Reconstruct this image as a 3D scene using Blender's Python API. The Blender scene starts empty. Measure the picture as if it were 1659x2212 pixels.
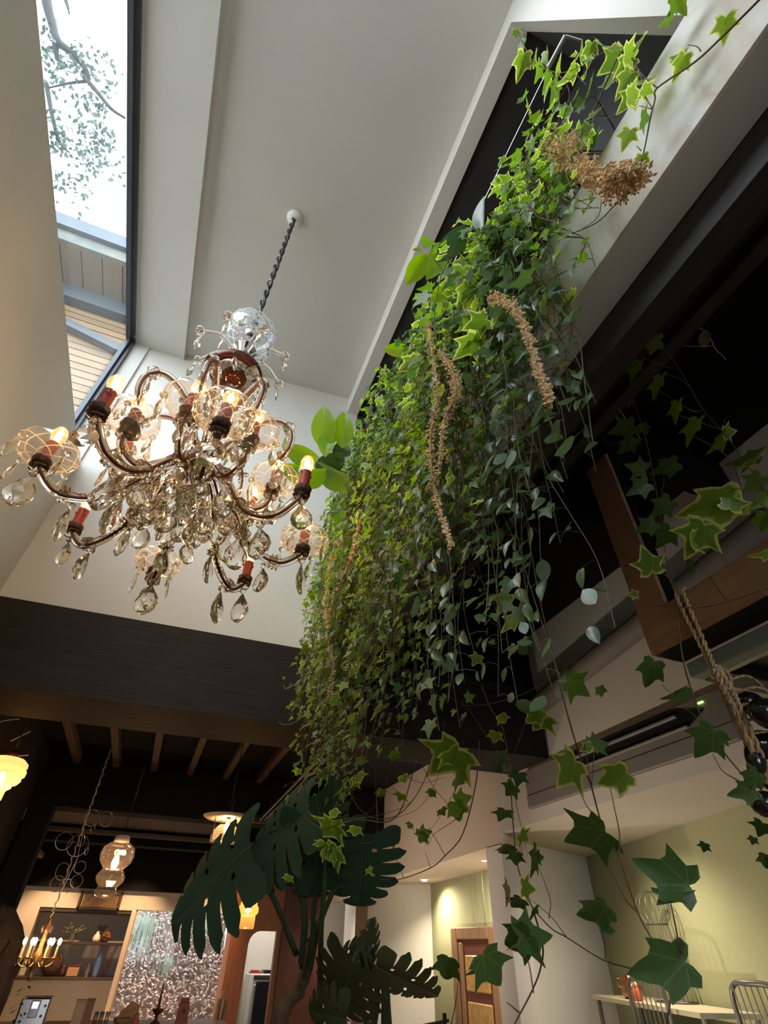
import bpy, math, random
import numpy as np
from mathutils import Vector, Matrix
from mathutils.geometry import tessellate_polygon

C = bpy.context.scene.collection
SC = bpy.context.scene
E = 1.3            # eye level: heights below are written as E + height above the seated viewer's eye
PI = math.pi

# ------------------------------------------------------------------ camera, sky, exposure
cam_data = bpy.data.cameras.new('camera')
cam_data.sensor_fit = 'VERTICAL'; cam_data.sensor_height = 36.0
cam_data.lens = 17.527; cam_data.clip_start = 0.05; cam_data.clip_end = 200
cam = bpy.data.objects.new('camera', cam_data); C.objects.link(cam)
cam.matrix_world = Matrix(((0.92989908, -0.25552834, -0.26456185, 0.0),
                           (-0.36733974, -0.60864113, -0.70329048, 0.0),
                           (0.01868743, 0.75117325, -0.65984054, E),
                           (0, 0, 0, 1)))
SC.camera = cam

world = bpy.data.worlds.new('overcast_sky'); SC.world = world
world.use_nodes = True
_n = world.node_tree.nodes; _n.clear()
_bg = _n.new('ShaderNodeBackground'); _wo = _n.new('ShaderNodeOutputWorld')
_bg.inputs[0].default_value = (0.95, 0.985, 1.0, 1.0); _bg.inputs[1].default_value = 9.0
world.node_tree.links.new(_bg.outputs[0], _wo.inputs[0])

SC.view_settings.view_transform = 'Standard'
SC.view_settings.look = 'None'
SC.view_settings.gamma = 1.0
SC.view_settings.use_curve_mapping = False
SC.view_settings.exposure = 0.0
SC.cycles.max_bounces = 14; SC.cycles.diffuse_bounces = 5; SC.cycles.glossy_bounces = 5
SC.cycles.transmission_bounces = 10; SC.cycles.transparent_max_bounces = 24
SC.cycles.caustics_reflective = False; SC.cycles.caustics_refractive = False
SC.cycles.sample_clamp_indirect = 6.0
SC.cycles.use_denoising = True

# ------------------------------------------------------------------ helpers
WL = {}            # world place of every object, so that parts can be written in world coordinates

class MB:
    """collects shapes; build() links them as ONE mesh object"""
    def __init__(self): self.v = []; self.f = []
    def add(self, vs, fs):
        o = len(self.v); self.v += [tuple(p) for p in vs]; self.f += [tuple(i + o for i in q) for q in fs]
    def box(self, x0, y0, z0, x1, y1, z1):
        self.hexa([(x0, y0, z0), (x1, y0, z0), (x1, y1, z0), (x0, y1, z0), (x0, y0, z1), (x1, y0, z1), (x1, y1, z1), (x0, y1, z1)])
    def hexa(self, p):
        self.add(p, [(3, 2, 1, 0), (4, 5, 6, 7), (0, 1, 5, 4), (1, 2, 6, 5), (2, 3, 7, 6), (3, 0, 4, 7)])
    def bbox(self, x0, y0, z0, x1, y1, z1, b=.006):
        """box with chamfered edges"""
        b = min(b, .45 * (x1 - x0), .45 * (y1 - y0), .45 * (z1 - z0))
        P = []; idx = {}
        for sx in (0, 1):
            for sy in (0, 1):
                for sz in (0, 1):
                    for a in range(3):
                        q = [(x0, x1)[sx], (y0, y1)[sy], (z0, z1)[sz]]
                        for k, s in enumerate((sx, sy, sz)):
                            if k != a: q[k] += (-b if s else b)
                        idx[sx, sy, sz, a] = len(P); P.append(q)
        F = []
        def quad(l): F.append(tuple(l))
        for a in range(3):
            u, w = (a + 1) % 3, (a + 2) % 3
            for s in (0, 1):
                r = []
                for (i, j) in ((0, 0), (1, 0), (1, 1), (0, 1)):
                    k = [0, 0, 0]; k[a] = s; k[u] = i; k[w] = j; r.append(idx[k[0], k[1], k[2], a])
                quad(r if s else r[::-1])
            for i in (0, 1):
                for j in (0, 1):
                    r = []
                    for (s, c) in ((0, u), (1, u), (1, w), (0, w)):
                        k = [0, 0, 0]; k[a] = s; k[u] = i; k[w] = j; r.append(idx[k[0], k[1], k[2], c])
                    quad(r if i == j else r[::-1])
        for sx in (0, 1):
            for sy in (0, 1):
                for sz in (0, 1):
                    r = [idx[sx, sy, sz, a] for a in range(3)]
                    quad(r if (sx + sy + sz) % 2 else r[::-1])
        self.add(P, F)
    def wall(self, a, b, z0, z1, t):
        """upright slab from plan point a to plan point b, thickness t to the right of the way a->b"""
        d = Vector((b[0] - a[0], b[1] - a[1])).normalized(); n = Vector((d.y, -d.x)) * t
        q = [(a[0], a[1]), (b[0], b[1]), (b[0] + n.x, b[1] + n.y), (a[0] + n.x, a[1] + n.y)]
        self.hexa([(x, y, z0) for x, y in q] + [(x, y, z1) for x, y in q])
    def tube(self, pts, r, n=8, caps=True, close=False):
        pts = [Vector(p) for p in pts]; m = len(pts)
        rr = r if isinstance(r, (list, tuple)) else [r] * m
        vs = []; fs = []; up = None
        for i, p in enumerate(pts):
            if close: t = pts[(i + 1) % m] - pts[i - 1]
            else: t = pts[min(i + 1, m - 1)] - pts[max(i - 1, 0)]
            t.normalize()
            if up is None:
                up = Vector((0, 0, 1)) if abs(t.z) < .9 else Vector((1, 0, 0))
            x = up.cross(t)
            if x.length < 1e-5: x = Vector((0, 1, 0)).cross(t)
            x.normalize(); y = t.cross(x); up = y
            for k in range(n):
                a = 2 * PI * k / n
                vs.append(p + (x * math.cos(a) + y * math.sin(a)) * rr[i])
        for i in range(m if close else m - 1):
            j = (i + 1) % m
            for k in range(n):
                k2 = (k + 1) % n
                fs.append((i * n + k, i * n + k2, j * n + k2, j * n + k))
        if caps and not close:
            fs.append(tuple(range(n))[::-1]); fs.append(tuple((m - 1) * n + k for k in range(n)))
        self.add(vs, fs)
    def lathe(self, prof, n=24, o=(0, 0, 0), axis=None, ripple=None):
        """profile (r, z) turned about the upright axis through o; ripple(k, i) scales r"""
        vs = []; fs = []; o = Vector(o)
        R = Vector((0, 0, 1)).rotation_difference(Vector(axis).normalized()).to_matrix() if axis is not None else None
        for i, (r, z) in enumerate(prof):
            for k in range(n):
                a = 2 * PI * k / n; q = r * (ripple(k, i) if ripple else 1)
                p = Vector((q * math.cos(a), q * math.sin(a), z))
                vs.append(o + (R @ p if R else p))
        for i in range(len(prof) - 1):
            for k in range(n):
                k2 = (k + 1) % n
                fs.append((i * n + k, i * n + k2, (i + 1) * n + k2, (i + 1) * n + k))
        self.add(vs, fs)
    def ball(self, c, r, n=10, m=7, sq=(1, 1, 1)):
        c = Vector(c); vs = [c + Vector((0, 0, -r * sq[2]))]; fs = []
        for i in range(1, m):
            a = PI * i / m
            for k in range(n):
                b = 2 * PI * k / n
                vs.append(c + Vector((r * sq[0] * math.sin(a) * math.cos(b), r * sq[1] * math.sin(a) * math.sin(b), -r * sq[2] * math.cos(a))))
        vs.append(c + Vector((0, 0, r * sq[2])))
        for k in range(n):
            fs.append((0, 1 + (k + 1) % n, 1 + k))
            fs.append((len(vs) - 1, 1 + (m - 2) * n + k, 1 + (m - 2) * n + (k + 1) % n))
        for i in range(m - 2):
            for k in range(n):
                a = 1 + i * n; k2 = (k + 1) % n
                fs.append((a + k, a + k2, a + n + k2, a + n + k))
        self.add(vs, fs)
    def torus(self, c, R, r, axis=(0, 0, 1), n=24, m=6):
        Q = Vector((0, 0, 1)).rotation_difference(Vector(axis).normalized()).to_matrix(); c = Vector(c)
        self.tube([c + Q @ Vector((R * math.cos(2 * PI * k / n), R * math.sin(2 * PI * k / n), 0)) for k in range(n)], r, m, close=True)
    def prism(self, poly, fn, t0, t1):
        """2D outline poly mapped to space by fn(u, v, t), between t0 and t1"""
        n = len(poly)
        tri = tessellate_polygon([[Vector((u, v, 0)) for u, v in poly]])
        vs = [fn(u, v, t0) for u, v in poly] + [fn(u, v, t1) for u, v in poly]
        fs = [tuple(t) for t in tri] + [tuple(i + n for i in t[::-1]) for t in tri]
        fs += [(i, (i + 1) % n, (i + 1) % n + n, i + n) for i in range(n)]
        self.add(vs, fs)
    def mesh(self, name, mat, smooth=False, origin=(0, 0, 0)):
        me = bpy.data.meshes.new(name)
        ox, oy, oz = origin
        me.from_pydata([(a - ox, b - oy, c - oz) for a, b, c in self.v], [], self.f)
        me.materials.append(mat)
        if smooth: me.shade_smooth()
        me.update()
        return me
    def build(self, name, mat, parent=None, smooth=False, sharp=None, origin=None):
        if origin is None: origin = WL[parent.name] if parent else (0, 0, 0)
        me = self.mesh(name, mat, smooth, origin)
        if sharp is not None:
            me.shade_smooth(); me.set_sharp_from_angle(angle=math.radians(sharp))
        o = bpy.data.objects.new(name, me); C.objects.link(o)
        if parent: o.parent = parent
        else: o.location = origin
        WL[o.name] = Vector(origin)
        return o

def tag(o, label=None, cat=None, group=None, kind=None):
    if label: o['label'] = label
    if cat: o['category'] = cat
    if group: o['group'] = group
    if kind: o['kind'] = kind
    return o

def thing(name, label, cat, loc, group=None):
    o = bpy.data.objects.new(name, None); C.objects.link(o); o.location = loc; o.empty_display_size = .05
    WL[o.name] = Vector(loc)
    return tag(o, label, cat, group)

def place(me, name, parent, M):
    """another object on mesh me, at matrix M (world) under parent (parents carry no rotation)"""
    o = bpy.data.objects.new(name, me); C.objects.link(o)
    o.parent = parent
    p = WL[parent.name]
    o.matrix_basis = Matrix.Translation(-p) @ M
    WL[o.name] = M.to_translation()
    return o

def frame_matrix(pos, y, z, s=1.0):
    """matrix with local y along y and local z near z"""
    y = Vector(y).normalized(); z = Vector(z); z = z - y * z.dot(y)
    if z.length < 1e-6: z = y.orthogonal()
    z.normalize(); x = y.cross(z)
    return Matrix(((x.x * s, y.x * s, z.x * s, pos[0]), (x.y * s, y.y * s, z.y * s, pos[1]), (x.z * s, y.z * s, z.z * s, pos[2]), (0, 0, 0, 1)))

def smooth_path(pts, n=6):
    """Catmull-Rom through pts"""
    P = [Vector(p) for p in pts]
    if len(P) < 3: return [P[0].lerp(P[1], i / n) for i in range(n + 1)] if len(P) == 2 else P
    P = [P[0] * 2 - P[1]] + P + [P[-1] * 2 - P[-2]]; out = []
    for i in range(1, len(P) - 2):
        for k in range(n):
            t = k / n; a, b, c, d = P[i - 1], P[i], P[i + 1], P[i + 2]
            out.append(.5 * ((2 * b) + (c - a) * t + (2 * a - 5 * b + 4 * c - d) * t * t + (3 * b - a - 3 * c + d) * t ** 3))
    out.append(P[-2]); return out

# ------------------------------------------------------------------ materials
def nodes(name):
    m = bpy.data.materials.new(name); m.use_nodes = True
    nt = m.node_tree; nt.nodes.clear(); out = nt.nodes.new('ShaderNodeOutputMaterial')
    return m, nt, out

def pbr(name, col, rough=.6, metal=0., noise=0., nscale=8., stretch=(1, 1, 1), bump=0., bscale=None, spec=.5, col2=None, coat=0., emit=None, estr=0., island=0.):
    """principled with object-space noise between two colours, optional relief and a per-object shift"""
    m, nt, out = nodes(name); N = nt.nodes; L = nt.links
    b = N.new('ShaderNodeBsdfPrincipled'); L.new(b.outputs[0], out.inputs[0])
    b.inputs['Base Color'].default_value = (*col, 1); b.inputs['Roughness'].default_value = rough
    b.inputs['Metallic'].default_value = metal; b.inputs['Specular IOR Level'].default_value = spec
    b.inputs['Coat Weight'].default_value = coat
    if emit: b.inputs['Emission Color'].default_value = (*emit, 1); b.inputs['Emission Strength'].default_value = estr
    if noise or bump or col2:
        tc = N.new('ShaderNodeTexCoord'); mp = N.new('ShaderNodeMapping'); mp.inputs['Scale'].default_value = stretch
        L.new(tc.outputs['Object'], mp.inputs[0])
        nz = N.new('ShaderNodeTexNoise'); nz.inputs['Scale'].default_value = nscale; nz.inputs['Detail'].default_value = 6
        nz.inputs['Roughness'].default_value = .62
        L.new(mp.outputs[0], nz.inputs[0])
        if col2 is None: col2 = tuple(max(0, c * (1 - noise)) for c in col)
        mx = N.new('ShaderNodeMix'); mx.data_type = 'RGBA'
        mx.inputs[6].default_value = (*col, 1); mx.inputs[7].default_value = (*col2, 1)
        rp = N.new('ShaderNodeMapRange'); rp.inputs[1].default_value = .3; rp.inputs[2].default_value = .7
        L.new(nz.outputs[0], rp.inputs[0]); L.new(rp.outputs[0], mx.inputs[0])
        src = mx.outputs[2]
        if island:
            oi = N.new('ShaderNodeObjectInfo'); hs = N.new('ShaderNodeHueSaturation')
            mr = N.new('ShaderNodeMapRange'); mr.inputs[3].default_value = 1 - island; mr.inputs[4].default_value = 1 + island
            L.new(oi.outputs['Random'], mr.inputs[0]); L.new(mr.outputs[0], hs.inputs['Value']); L.new(src, hs.inputs['Color']); src = hs.outputs[0]
        L.new(src, b.inputs['Base Color'])
        if bump:
            bp = N.new('ShaderNodeBump'); bp.inputs['Strength'].default_value = bump; bp.inputs['Distance'].default_value = .01
            if bscale:
                n2 = N.new('ShaderNodeTexNoise'); n2.inputs['Scale'].default_value = bscale; n2.inputs['Detail'].default_value = 4
                L.new(mp.outputs[0], n2.inputs[0]); L.new(n2.outputs[0], bp.inputs['Height'])
            else: L.new(nz.outputs[0], bp.inputs['Height'])
            L.new(bp.outputs[0], b.inputs['Normal'])
    return m

def glass(name, col=(1, 1, 1), rough=0.0, ior=1.5):
    m, nt, out = nodes(name); g = nt.nodes.new('ShaderNodeBsdfGlass')
    g.inputs['Color'].default_value = (*col, 1); g.inputs['Roughness'].default_value = rough; g.inputs['IOR'].default_value = ior
    nt.links.new(g.outputs[0], out.inputs[0]); return m

def crystal_mat(name, tint, glow_share, glow_col, ior=1.52):
    """cut glass with a little dust on it that takes up the light of the bulbs"""
    m, nt, out = nodes(name); N = nt.nodes; L = nt.links
    g = N.new('ShaderNodeBsdfGlass'); g.inputs['Color'].default_value = (*tint, 1); g.inputs['IOR'].default_value = ior; g.inputs['Roughness'].default_value = .0
    d = N.new('ShaderNodeBsdfDiffuse'); d.inputs[0].default_value = (*glow_col, 1); t = N.new('ShaderNodeBsdfTranslucent'); t.inputs[0].default_value = (*glow_col, 1)
    a = N.new('ShaderNodeMixShader'); a.inputs[0].default_value = .5; L.new(d.outputs[0], a.inputs[1]); L.new(t.outputs[0], a.inputs[2])
    b = N.new('ShaderNodeMixShader'); b.inputs[0].default_value = glow_share; L.new(g.outputs[0], b.inputs[1]); L.new(a.outputs[0], b.inputs[2]); L.new(b.outputs[0], out.inputs[0]); return m

def thin_glass(name, col=(1, 1, 1), gloss=.12, frost=0., cut=None, cutcol=(.9, .9, .9), shine=None):
    """blown glass or pane: lets light straight through, mirrors at grazing angles, optional engraved lattice and dirt"""
    m, nt, out = nodes(name); N = nt.nodes; L = nt.links
    t = N.new('ShaderNodeBsdfTransparent'); t.inputs[0].default_value = (*col, 1)
    g = N.new('ShaderNodeBsdfGlossy'); g.inputs['Roughness'].default_value = .04
    lw = N.new('ShaderNodeLayerWeight'); lw.inputs[0].default_value = .35
    mr = N.new('ShaderNodeMapRange'); mr.inputs[3].default_value = gloss * .5; mr.inputs[4].default_value = min(1., gloss * 5)
    L.new(lw.outputs['Facing'], mr.inputs[0])
    mx = N.new('ShaderNodeMixShader'); L.new(mr.outputs[0], mx.inputs[0]); L.new(t.outputs[0], mx.inputs[1]); L.new(g.outputs[0], mx.inputs[2])
    last = mx.outputs[0]
    if frost or cut:
        d = N.new('ShaderNodeBsdfDiffuse'); d.inputs[0].default_value = (*cutcol, 1)
        tl = N.new('ShaderNodeBsdfTranslucent'); tl.inputs[0].default_value = (*cutcol, 1)
        a = N.new('ShaderNodeMixShader'); a.inputs[0].default_value = .6; L.new(d.outputs[0], a.inputs[1]); L.new(tl.outputs[0], a.inputs[2])
        m2 = N.new('ShaderNodeMixShader'); m2.inputs[0].default_value = frost
        if cut:
            tc = N.new('ShaderNodeTexCoord'); sp = N.new('ShaderNodeSeparateXYZ'); L.new(tc.outputs['UV'], sp.inputs[0])
            outs = []
            for sg in (1, -1):
                mm = N.new('ShaderNodeMath'); mm.operation = 'MULTIPLY_ADD'; mm.inputs[1].default_value = sg * cut[1]
                mu = N.new('ShaderNodeMath'); mu.operation = 'MULTIPLY'; mu.inputs[1].default_value = cut[0]
                L.new(sp.outputs[0], mu.inputs[0]); L.new(sp.outputs[1], mm.inputs[0]); L.new(mu.outputs[0], mm.inputs[2])
                fr = N.new('ShaderNodeMath'); fr.operation = 'FRACT'; L.new(mm.outputs[0], fr.inputs[0])
                ab = N.new('ShaderNodeMath'); ab.operation = 'COMPARE'; ab.inputs[1].default_value = .5; ab.inputs[2].default_value = cut[2]
                L.new(fr.outputs[0], ab.inputs[0]); outs.append(ab)
            mxx = N.new('ShaderNodeMath'); mxx.operation = 'MAXIMUM'; L.new(outs[0].outputs[0], mxx.inputs[0]); L.new(outs[1].outputs[0], mxx.inputs[1])
            m3 = N.new('ShaderNodeMapRange'); m3.inputs[3].default_value = frost; m3.inputs[4].default_value = .7
            L.new(mxx.outputs[0], m3.inputs[0]); L.new(m3.outputs[0], m2.inputs[0])
        L.new(last, m2.inputs[1]); L.new(a.outputs[0], m2.inputs[2]); last = m2.outputs[0]
    if shine:                     # the lit gas and coating inside a bulb
        em = N.new('ShaderNodeEmission'); em.inputs[0].default_value = (*shine[:3], 1); em.inputs[1].default_value = shine[3]
        asd = N.new('ShaderNodeAddShader'); L.new(last, asd.inputs[0]); L.new(em.outputs[0], asd.inputs[1]); last = asd.outputs[0]
    L.new(last, out.inputs[0]); return m

def glow(name, col, strength):
    m, nt, out = nodes(name); e = nt.nodes.new('ShaderNodeEmission')
    e.inputs[0].default_value = (*col, 1); e.inputs[1].default_value = strength
    nt.links.new(e.outputs[0], out.inputs[0]); return m

def leaf_mat(name, green, green2, edge, edge_w=.6, transl=.4, rough=.35, vein=0., mottle=.35, glossy=.1):
    """leaf: diffuse + light shining through + wax gloss; paler margin from the mesh attribute 'rim', per-leaf tone"""
    m, nt, out = nodes(name); N = nt.nodes; L = nt.links
    at = N.new('ShaderNodeAttribute'); at.attribute_name = 'rim'
    tn = N.new('ShaderNodeAttribute'); tn.attribute_name = 'tone'
    oi = N.new('ShaderNodeObjectInfo'); ad = N.new('ShaderNodeMath'); ad.operation = 'ADD'
    L.new(tn.outputs['Fac'], ad.inputs[0]); L.new(oi.outputs['Random'], ad.inputs[1])
    fr = N.new('ShaderNodeMath'); fr.operation = 'FRACT'; L.new(ad.outputs[0], fr.inputs[0])
    g = N.new('ShaderNodeMix'); g.data_type = 'RGBA'; g.inputs[6].default_value = (*green, 1); g.inputs[7].default_value = (*green2, 1)
    L.new(fr.outputs[0], g.inputs[0])
    tc = N.new('ShaderNodeTexCoord'); nz = N.new('ShaderNodeTexNoise'); nz.inputs['Scale'].default_value = 6.; nz.inputs['Detail'].default_value = 3
    L.new(tc.outputs['Object'], nz.inputs[0])
    a2 = N.new('ShaderNodeMath'); a2.operation = 'MULTIPLY_ADD'; a2.inputs[1].default_value = mottle * 2; a2.inputs[2].default_value = -mottle
    L.new(nz.outputs[0], a2.inputs[0])
    a3 = N.new('ShaderNodeMath'); a3.operation = 'ADD'; L.new(a2.outputs[0], a3.inputs[0]); L.new(at.outputs['Fac'], a3.inputs[1])
    mr = N.new('ShaderNodeMapRange'); mr.inputs[1].default_value = edge_w - .12; mr.inputs[2].default_value = edge_w + .12
    L.new(a3.outputs[0], mr.inputs[0])
    c = N.new('ShaderNodeMix'); c.data_type = 'RGBA'; L.new(mr.outputs[0], c.inputs[0]); L.new(g.outputs[2], c.inputs[6]); c.inputs[7].default_value = (*edge, 1)
    if vein:                      # paler veins fanning out from the stalk, in the leaf's own uv
        uvn = N.new('ShaderNodeTexCoord'); sx = N.new('ShaderNodeSeparateXYZ'); L.new(uvn.outputs['UV'], sx.inputs[0])
        def M(op, a, b=None, cc=None):
            q = N.new('ShaderNodeMath'); q.operation = op
            for i_, v_ in enumerate((a, b, cc)):
                if v_ is None: continue
                if isinstance(v_, (int, float)): q.inputs[i_].default_value = v_
                else: L.new(v_, q.inputs[i_])
            return q.outputs[0]
        xx = M('SUBTRACT', sx.outputs[0], .5); yy = M('SUBTRACT', sx.outputs[1], .06)
        an = M('ARCTAN2', xx, yy); rd_ = M('SQRT', M('ADD', M('MULTIPLY', xx, xx), M('MULTIPLY', yy, yy)))
        pp = M('PINGPONG', M('ADD', an, 6.2832), .4189); dd = M('MULTIPLY', M('SINE', pp), rd_)
        vm = N.new('ShaderNodeMapRange'); vm.inputs[1].default_value = .006; vm.inputs[2].default_value = .022; vm.inputs[3].default_value = vein; vm.inputs[4].default_value = 0.
        L.new(dd, vm.inputs[0])
        c2 = N.new('ShaderNodeMix'); c2.data_type = 'RGBA'; L.new(vm.outputs[0], c2.inputs[0]); L.new(c.outputs[2], c2.inputs[6]); c2.inputs[7].default_value = (green2[0] * 1.6 + .05, green2[1] * 1.5 + .08, green2[2] * 1.6 + .05, 1); c = c2
    d = N.new('ShaderNodeBsdfDiffuse'); L.new(c.outputs[2], d.inputs[0])
    t = N.new('ShaderNodeBsdfTranslucent')
    hs = N.new('ShaderNodeHueSaturation'); hs.inputs['Hue'].default_value = .485; hs.inputs['Saturation'].default_value = 1.15; hs.inputs['Value'].default_value = 1.9
    L.new(c.outputs[2], hs.inputs['Color']); L.new(hs.outputs[0], t.inputs[0])
    m1 = N.new('ShaderNodeMixShader'); m1.inputs[0].default_value = transl; L.new(d.outputs[0], m1.inputs[1]); L.new(t.outputs[0], m1.inputs[2])
    gl = N.new('ShaderNodeBsdfGlossy'); gl.inputs['Roughness'].default_value = rough
    lw = N.new('ShaderNodeLayerWeight'); lw.inputs[0].default_value = .5
    pw = N.new('ShaderNodeMath'); pw.operation = 'POWER'; pw.inputs[1].default_value = 3.; L.new(lw.outputs['Facing'], pw.inputs[0])
    mu = N.new('ShaderNodeMath'); mu.operation = 'MULTIPLY_ADD'; mu.inputs[1].default_value = .22; mu.inputs[2].default_value = .015 + glossy * .25; L.new(pw.outputs[0], mu.inputs[0])
    m2 = N.new('ShaderNodeMixShader'); L.new(mu.outputs[0], m2.inputs[0]); L.new(m1.outputs[0], m2.inputs[1]); L.new(gl.outputs[0], m2.inputs[2])
    L.new(m2.outputs[0], out.inputs[0]); return m

PLASTER = pbr('grey_white_plaster', (.63, .625, .59), .85, noise=.05, nscale=2., bump=.05, bscale=140)
PLASTER_LIGHT = pbr('pale_plaster', (.70, .675, .63), .85, noise=.05, nscale=2., bump=.04, bscale=120)
PLASTER_ROOM = pbr('warm_room_plaster', (.62, .56, .48), .85, noise=.05, nscale=2., bump=.05, bscale=120)
PLASTER_GREY = pbr('taupe_plaster', (.52, .47, .41), .85, noise=.06, nscale=2., bump=.04, bscale=120)
PLASTER_GREEN = pbr('sage_green_plaster', (.34, .345, .20), .85, noise=.08, nscale=3., bump=.08, bscale=90)
DARKWOOD = pbr('dark_stained_timber', (.026, .0185, .0140), .7, nscale=4., stretch=(1, 12, 12), col2=(.008, .006, .0045), bump=.5, spec=.3)
DARKWOOD_Y = pbr('dark_stained_timber_lengthwise', (.030, .028, .026), .6, nscale=5., stretch=(14, 1, 14), col2=(.010, .009, .009), bump=.5)
BLACKWOOD = pbr('blackened_timber', (.0055, .005, .0045), .8, nscale=6., stretch=(10, 1, 10), col2=(.003, .0028, .0025), bump=.3, spec=.2)
BROWNWOOD = pbr('brown_timber', (.38, .215, .125), .55, nscale=4., stretch=(12, 1, 12), col2=(.26, .135, .075), bump=.2)
JOISTWOOD = pbr('pale_brown_timber', (.095, .065, .04), .65, nscale=4., stretch=(12, 1, 12), col2=(.09, .055, .03), bump=.2)
ORANGEWOOD = pbr('orange_veneer', (.42, .15, .045), .4, nscale=3., stretch=(10, 10, 1), col2=(.30, .095, .028))
REDBROWN = pbr('red_brown_veneer', (.12, .035, .016), .5, nscale=3., stretch=(10, 10, 1), col2=(.075, .02, .01))
LIGHTWOOD = pbr('light_wood', (.50, .30, .15), .5, nscale=4., stretch=(10, 10, 1), col2=(.40, .23, .11))
CHARCOAL = pbr('charcoal_paint', (.030, .030, .031), .8, noise=.3, nscale=3.)
ALU = pbr('dark_grey_aluminium', (.09, .10, .115), .4, metal=.6)
STEEL = pbr('brushed_steel', (.55, .55, .55), .3, metal=1.)
BLACK = pbr('black_lacquer', (.012, .012, .014), .3)
WHITE = pbr('white_enamel', (.8, .8, .78), .4)
PANE = thin_glass('window_glass', (.95, .98, 1.0), gloss=.025)
DIRTPANE = thin_glass('spotted_window_glass', (.93, .97, 1.0), gloss=.05)

def stained_plaster():
    m, nt, out = nodes('white_plaster_with_brown_stains'); N = nt.nodes; L = nt.links
    b = N.new('ShaderNodeBsdfPrincipled'); b.inputs['Roughness'].default_value = .8; L.new(b.outputs[0], out.inputs[0])
    tc = N.new('ShaderNodeTexCoord'); mp = N.new('ShaderNodeMapping'); mp.inputs['Scale'].default_value = (1, 5.5, 1.8); L.new(tc.outputs['Object'], mp.inputs[0])
    n1 = N.new('ShaderNodeTexNoise'); n1.inputs['Scale'].default_value = 1.6; n1.inputs['Detail'].default_value = 4; n1.inputs['Distortion'].default_value = .8; L.new(mp.outputs[0], n1.inputs[0])
    cr = N.new('ShaderNodeValToRGB'); cr.color_ramp.elements[0].position = .42; cr.color_ramp.elements[0].color = (.80, .78, .75, 1)
    cr.color_ramp.elements[1].position = .80; cr.color_ramp.elements[1].color = (.34, .25, .16, 1)
    e = cr.color_ramp.elements.new(.58); e.color = (.68, .62, .54, 1)
    L.new(n1.outputs[0], cr.inputs[0]); L.new(cr.outputs[0], b.inputs['Base Color']); return m
STAINED = stained_plaster()

# ------------------------------------------------------------------ large structure: skylit shaft
def struct(mb, name, mat, **k): return tag(mb.build(name, mat, **k), kind='structure')

m = MB(); m.box(-3.2, -3.0, -.1, 4.2, 9.4, 0); struct(m, 'floor', pbr('floor_boards', (.22, .13, .07), .5, nscale=3., stretch=(10, 1, 1), col2=(.15, .085, .045)))
m = MB(); m.box(-40, -40, -.4, 40, 40, -.15); struct(m, 'ground_outside', pbr('pale_gravel', (.50, .49, .47), .95, noise=.3, nscale=6.))
# left wall of the shaft with its long clerestory opening
m = MB(); m.box(-1.24, -1.7, E + .89, -1.06, 2.95, E + 2.325); m.box(-1.24, 2.785, E + 2.325, -1.06, 2.95, E + 3.73); m.box(-1.24, -1.7, E + 2.325, -1.06, -1.5, E + 3.9)
struct(m, 'wall_left', PLASTER)
m = MB(); m.box(-1.06, 2.80, E + 1.335, .765, 2.95, E + 4.0); struct(m, 'wall_far', PLASTER_LIGHT)
def zc(x): return E + 3.77 + (x + .8) * .15 / 1.42
m = MB(); m.hexa([(-.95, -1.7, zc(-.95)), (.8, -1.7, zc(.8)), (.8, 2.95, zc(.8)), (-.95, 2.95, zc(-.95)), (-.95, -1.7, zc(-.95) + .1), (.8, -1.7, zc(.8) + .1), (.8, 2.95, zc(.8) + .1), (-.95, 2.95, zc(-.95) + .1)])
struct(m, 'ceiling', PLASTER)
m = MB(); m.box(-1.235, -1.7, E + 3.71, -.785, 2.80, E + 3.95); struct(m, 'trim_1', PLASTER)          # dropped band over the window
m = MB(); m.box(-1.06, -1.8, E + .9, .765, -1.7, E + 4.0); struct(m, 'wall_near', PLASTER)
# right wall of the shaft, with the planted opening
Zs, Zh = E + 1.64, E + 3.72
m = MB()
def yz(poly): m.prism(poly, lambda u, v, t: (t, u, v), .665, .765)
yz([(-1.7, E + 1.275), (.8, E + 1.27), (2.80, E + 1.10), (2.80, Zs), (-.147, Zs), (.03, Zh), (2.80, Zh), (2.80, E + 4.0), (-1.7, E + 4.0)])
struct(m, 'wall_right', PLASTER_LIGHT)
m = MB(); m.prism([(-1.6, E + 1.277), (.8, E + 1.272), (2.79, E + 1.103), (2.79, Zs - .002), (-1.6, Zs - .002)], lambda u, v, t: (t, u, v), .659, .6652)
struct(m, 'trim_2', STAINED)
m = MB()
m.box(1.15, -.35, E + 1.5, 1.2, 2.9, E + 3.8); m.box(.765, -.35, E + 1.55, 1.15, 2.9, E + 1.62); m.box(.765, -.35, E + 3.74, 1.15, 2.9, E + 3.8)
m.hexa([(.765, -.35, E + 1.62), (1.15, -.35, E + 1.62), (1.15, -.147, E + 1.62), (.765, -.147, E + 1.62), (.765, -.35, E + 3.74), (1.15, -.35, E + 3.74), (1.15, .03, E + 3.74), (.765, .03, E + 3.74)])
m.box(.765, 2.80, E + 1.62, 1.15, 2.9, E + 3.74)
struct(m, 'wall_alcove', CHARCOAL)
m = MB(); m.box(.667, -.13, Zs, .70, 2.79, Zs + .022); struct(m, 'sill', CHARCOAL)

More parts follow.
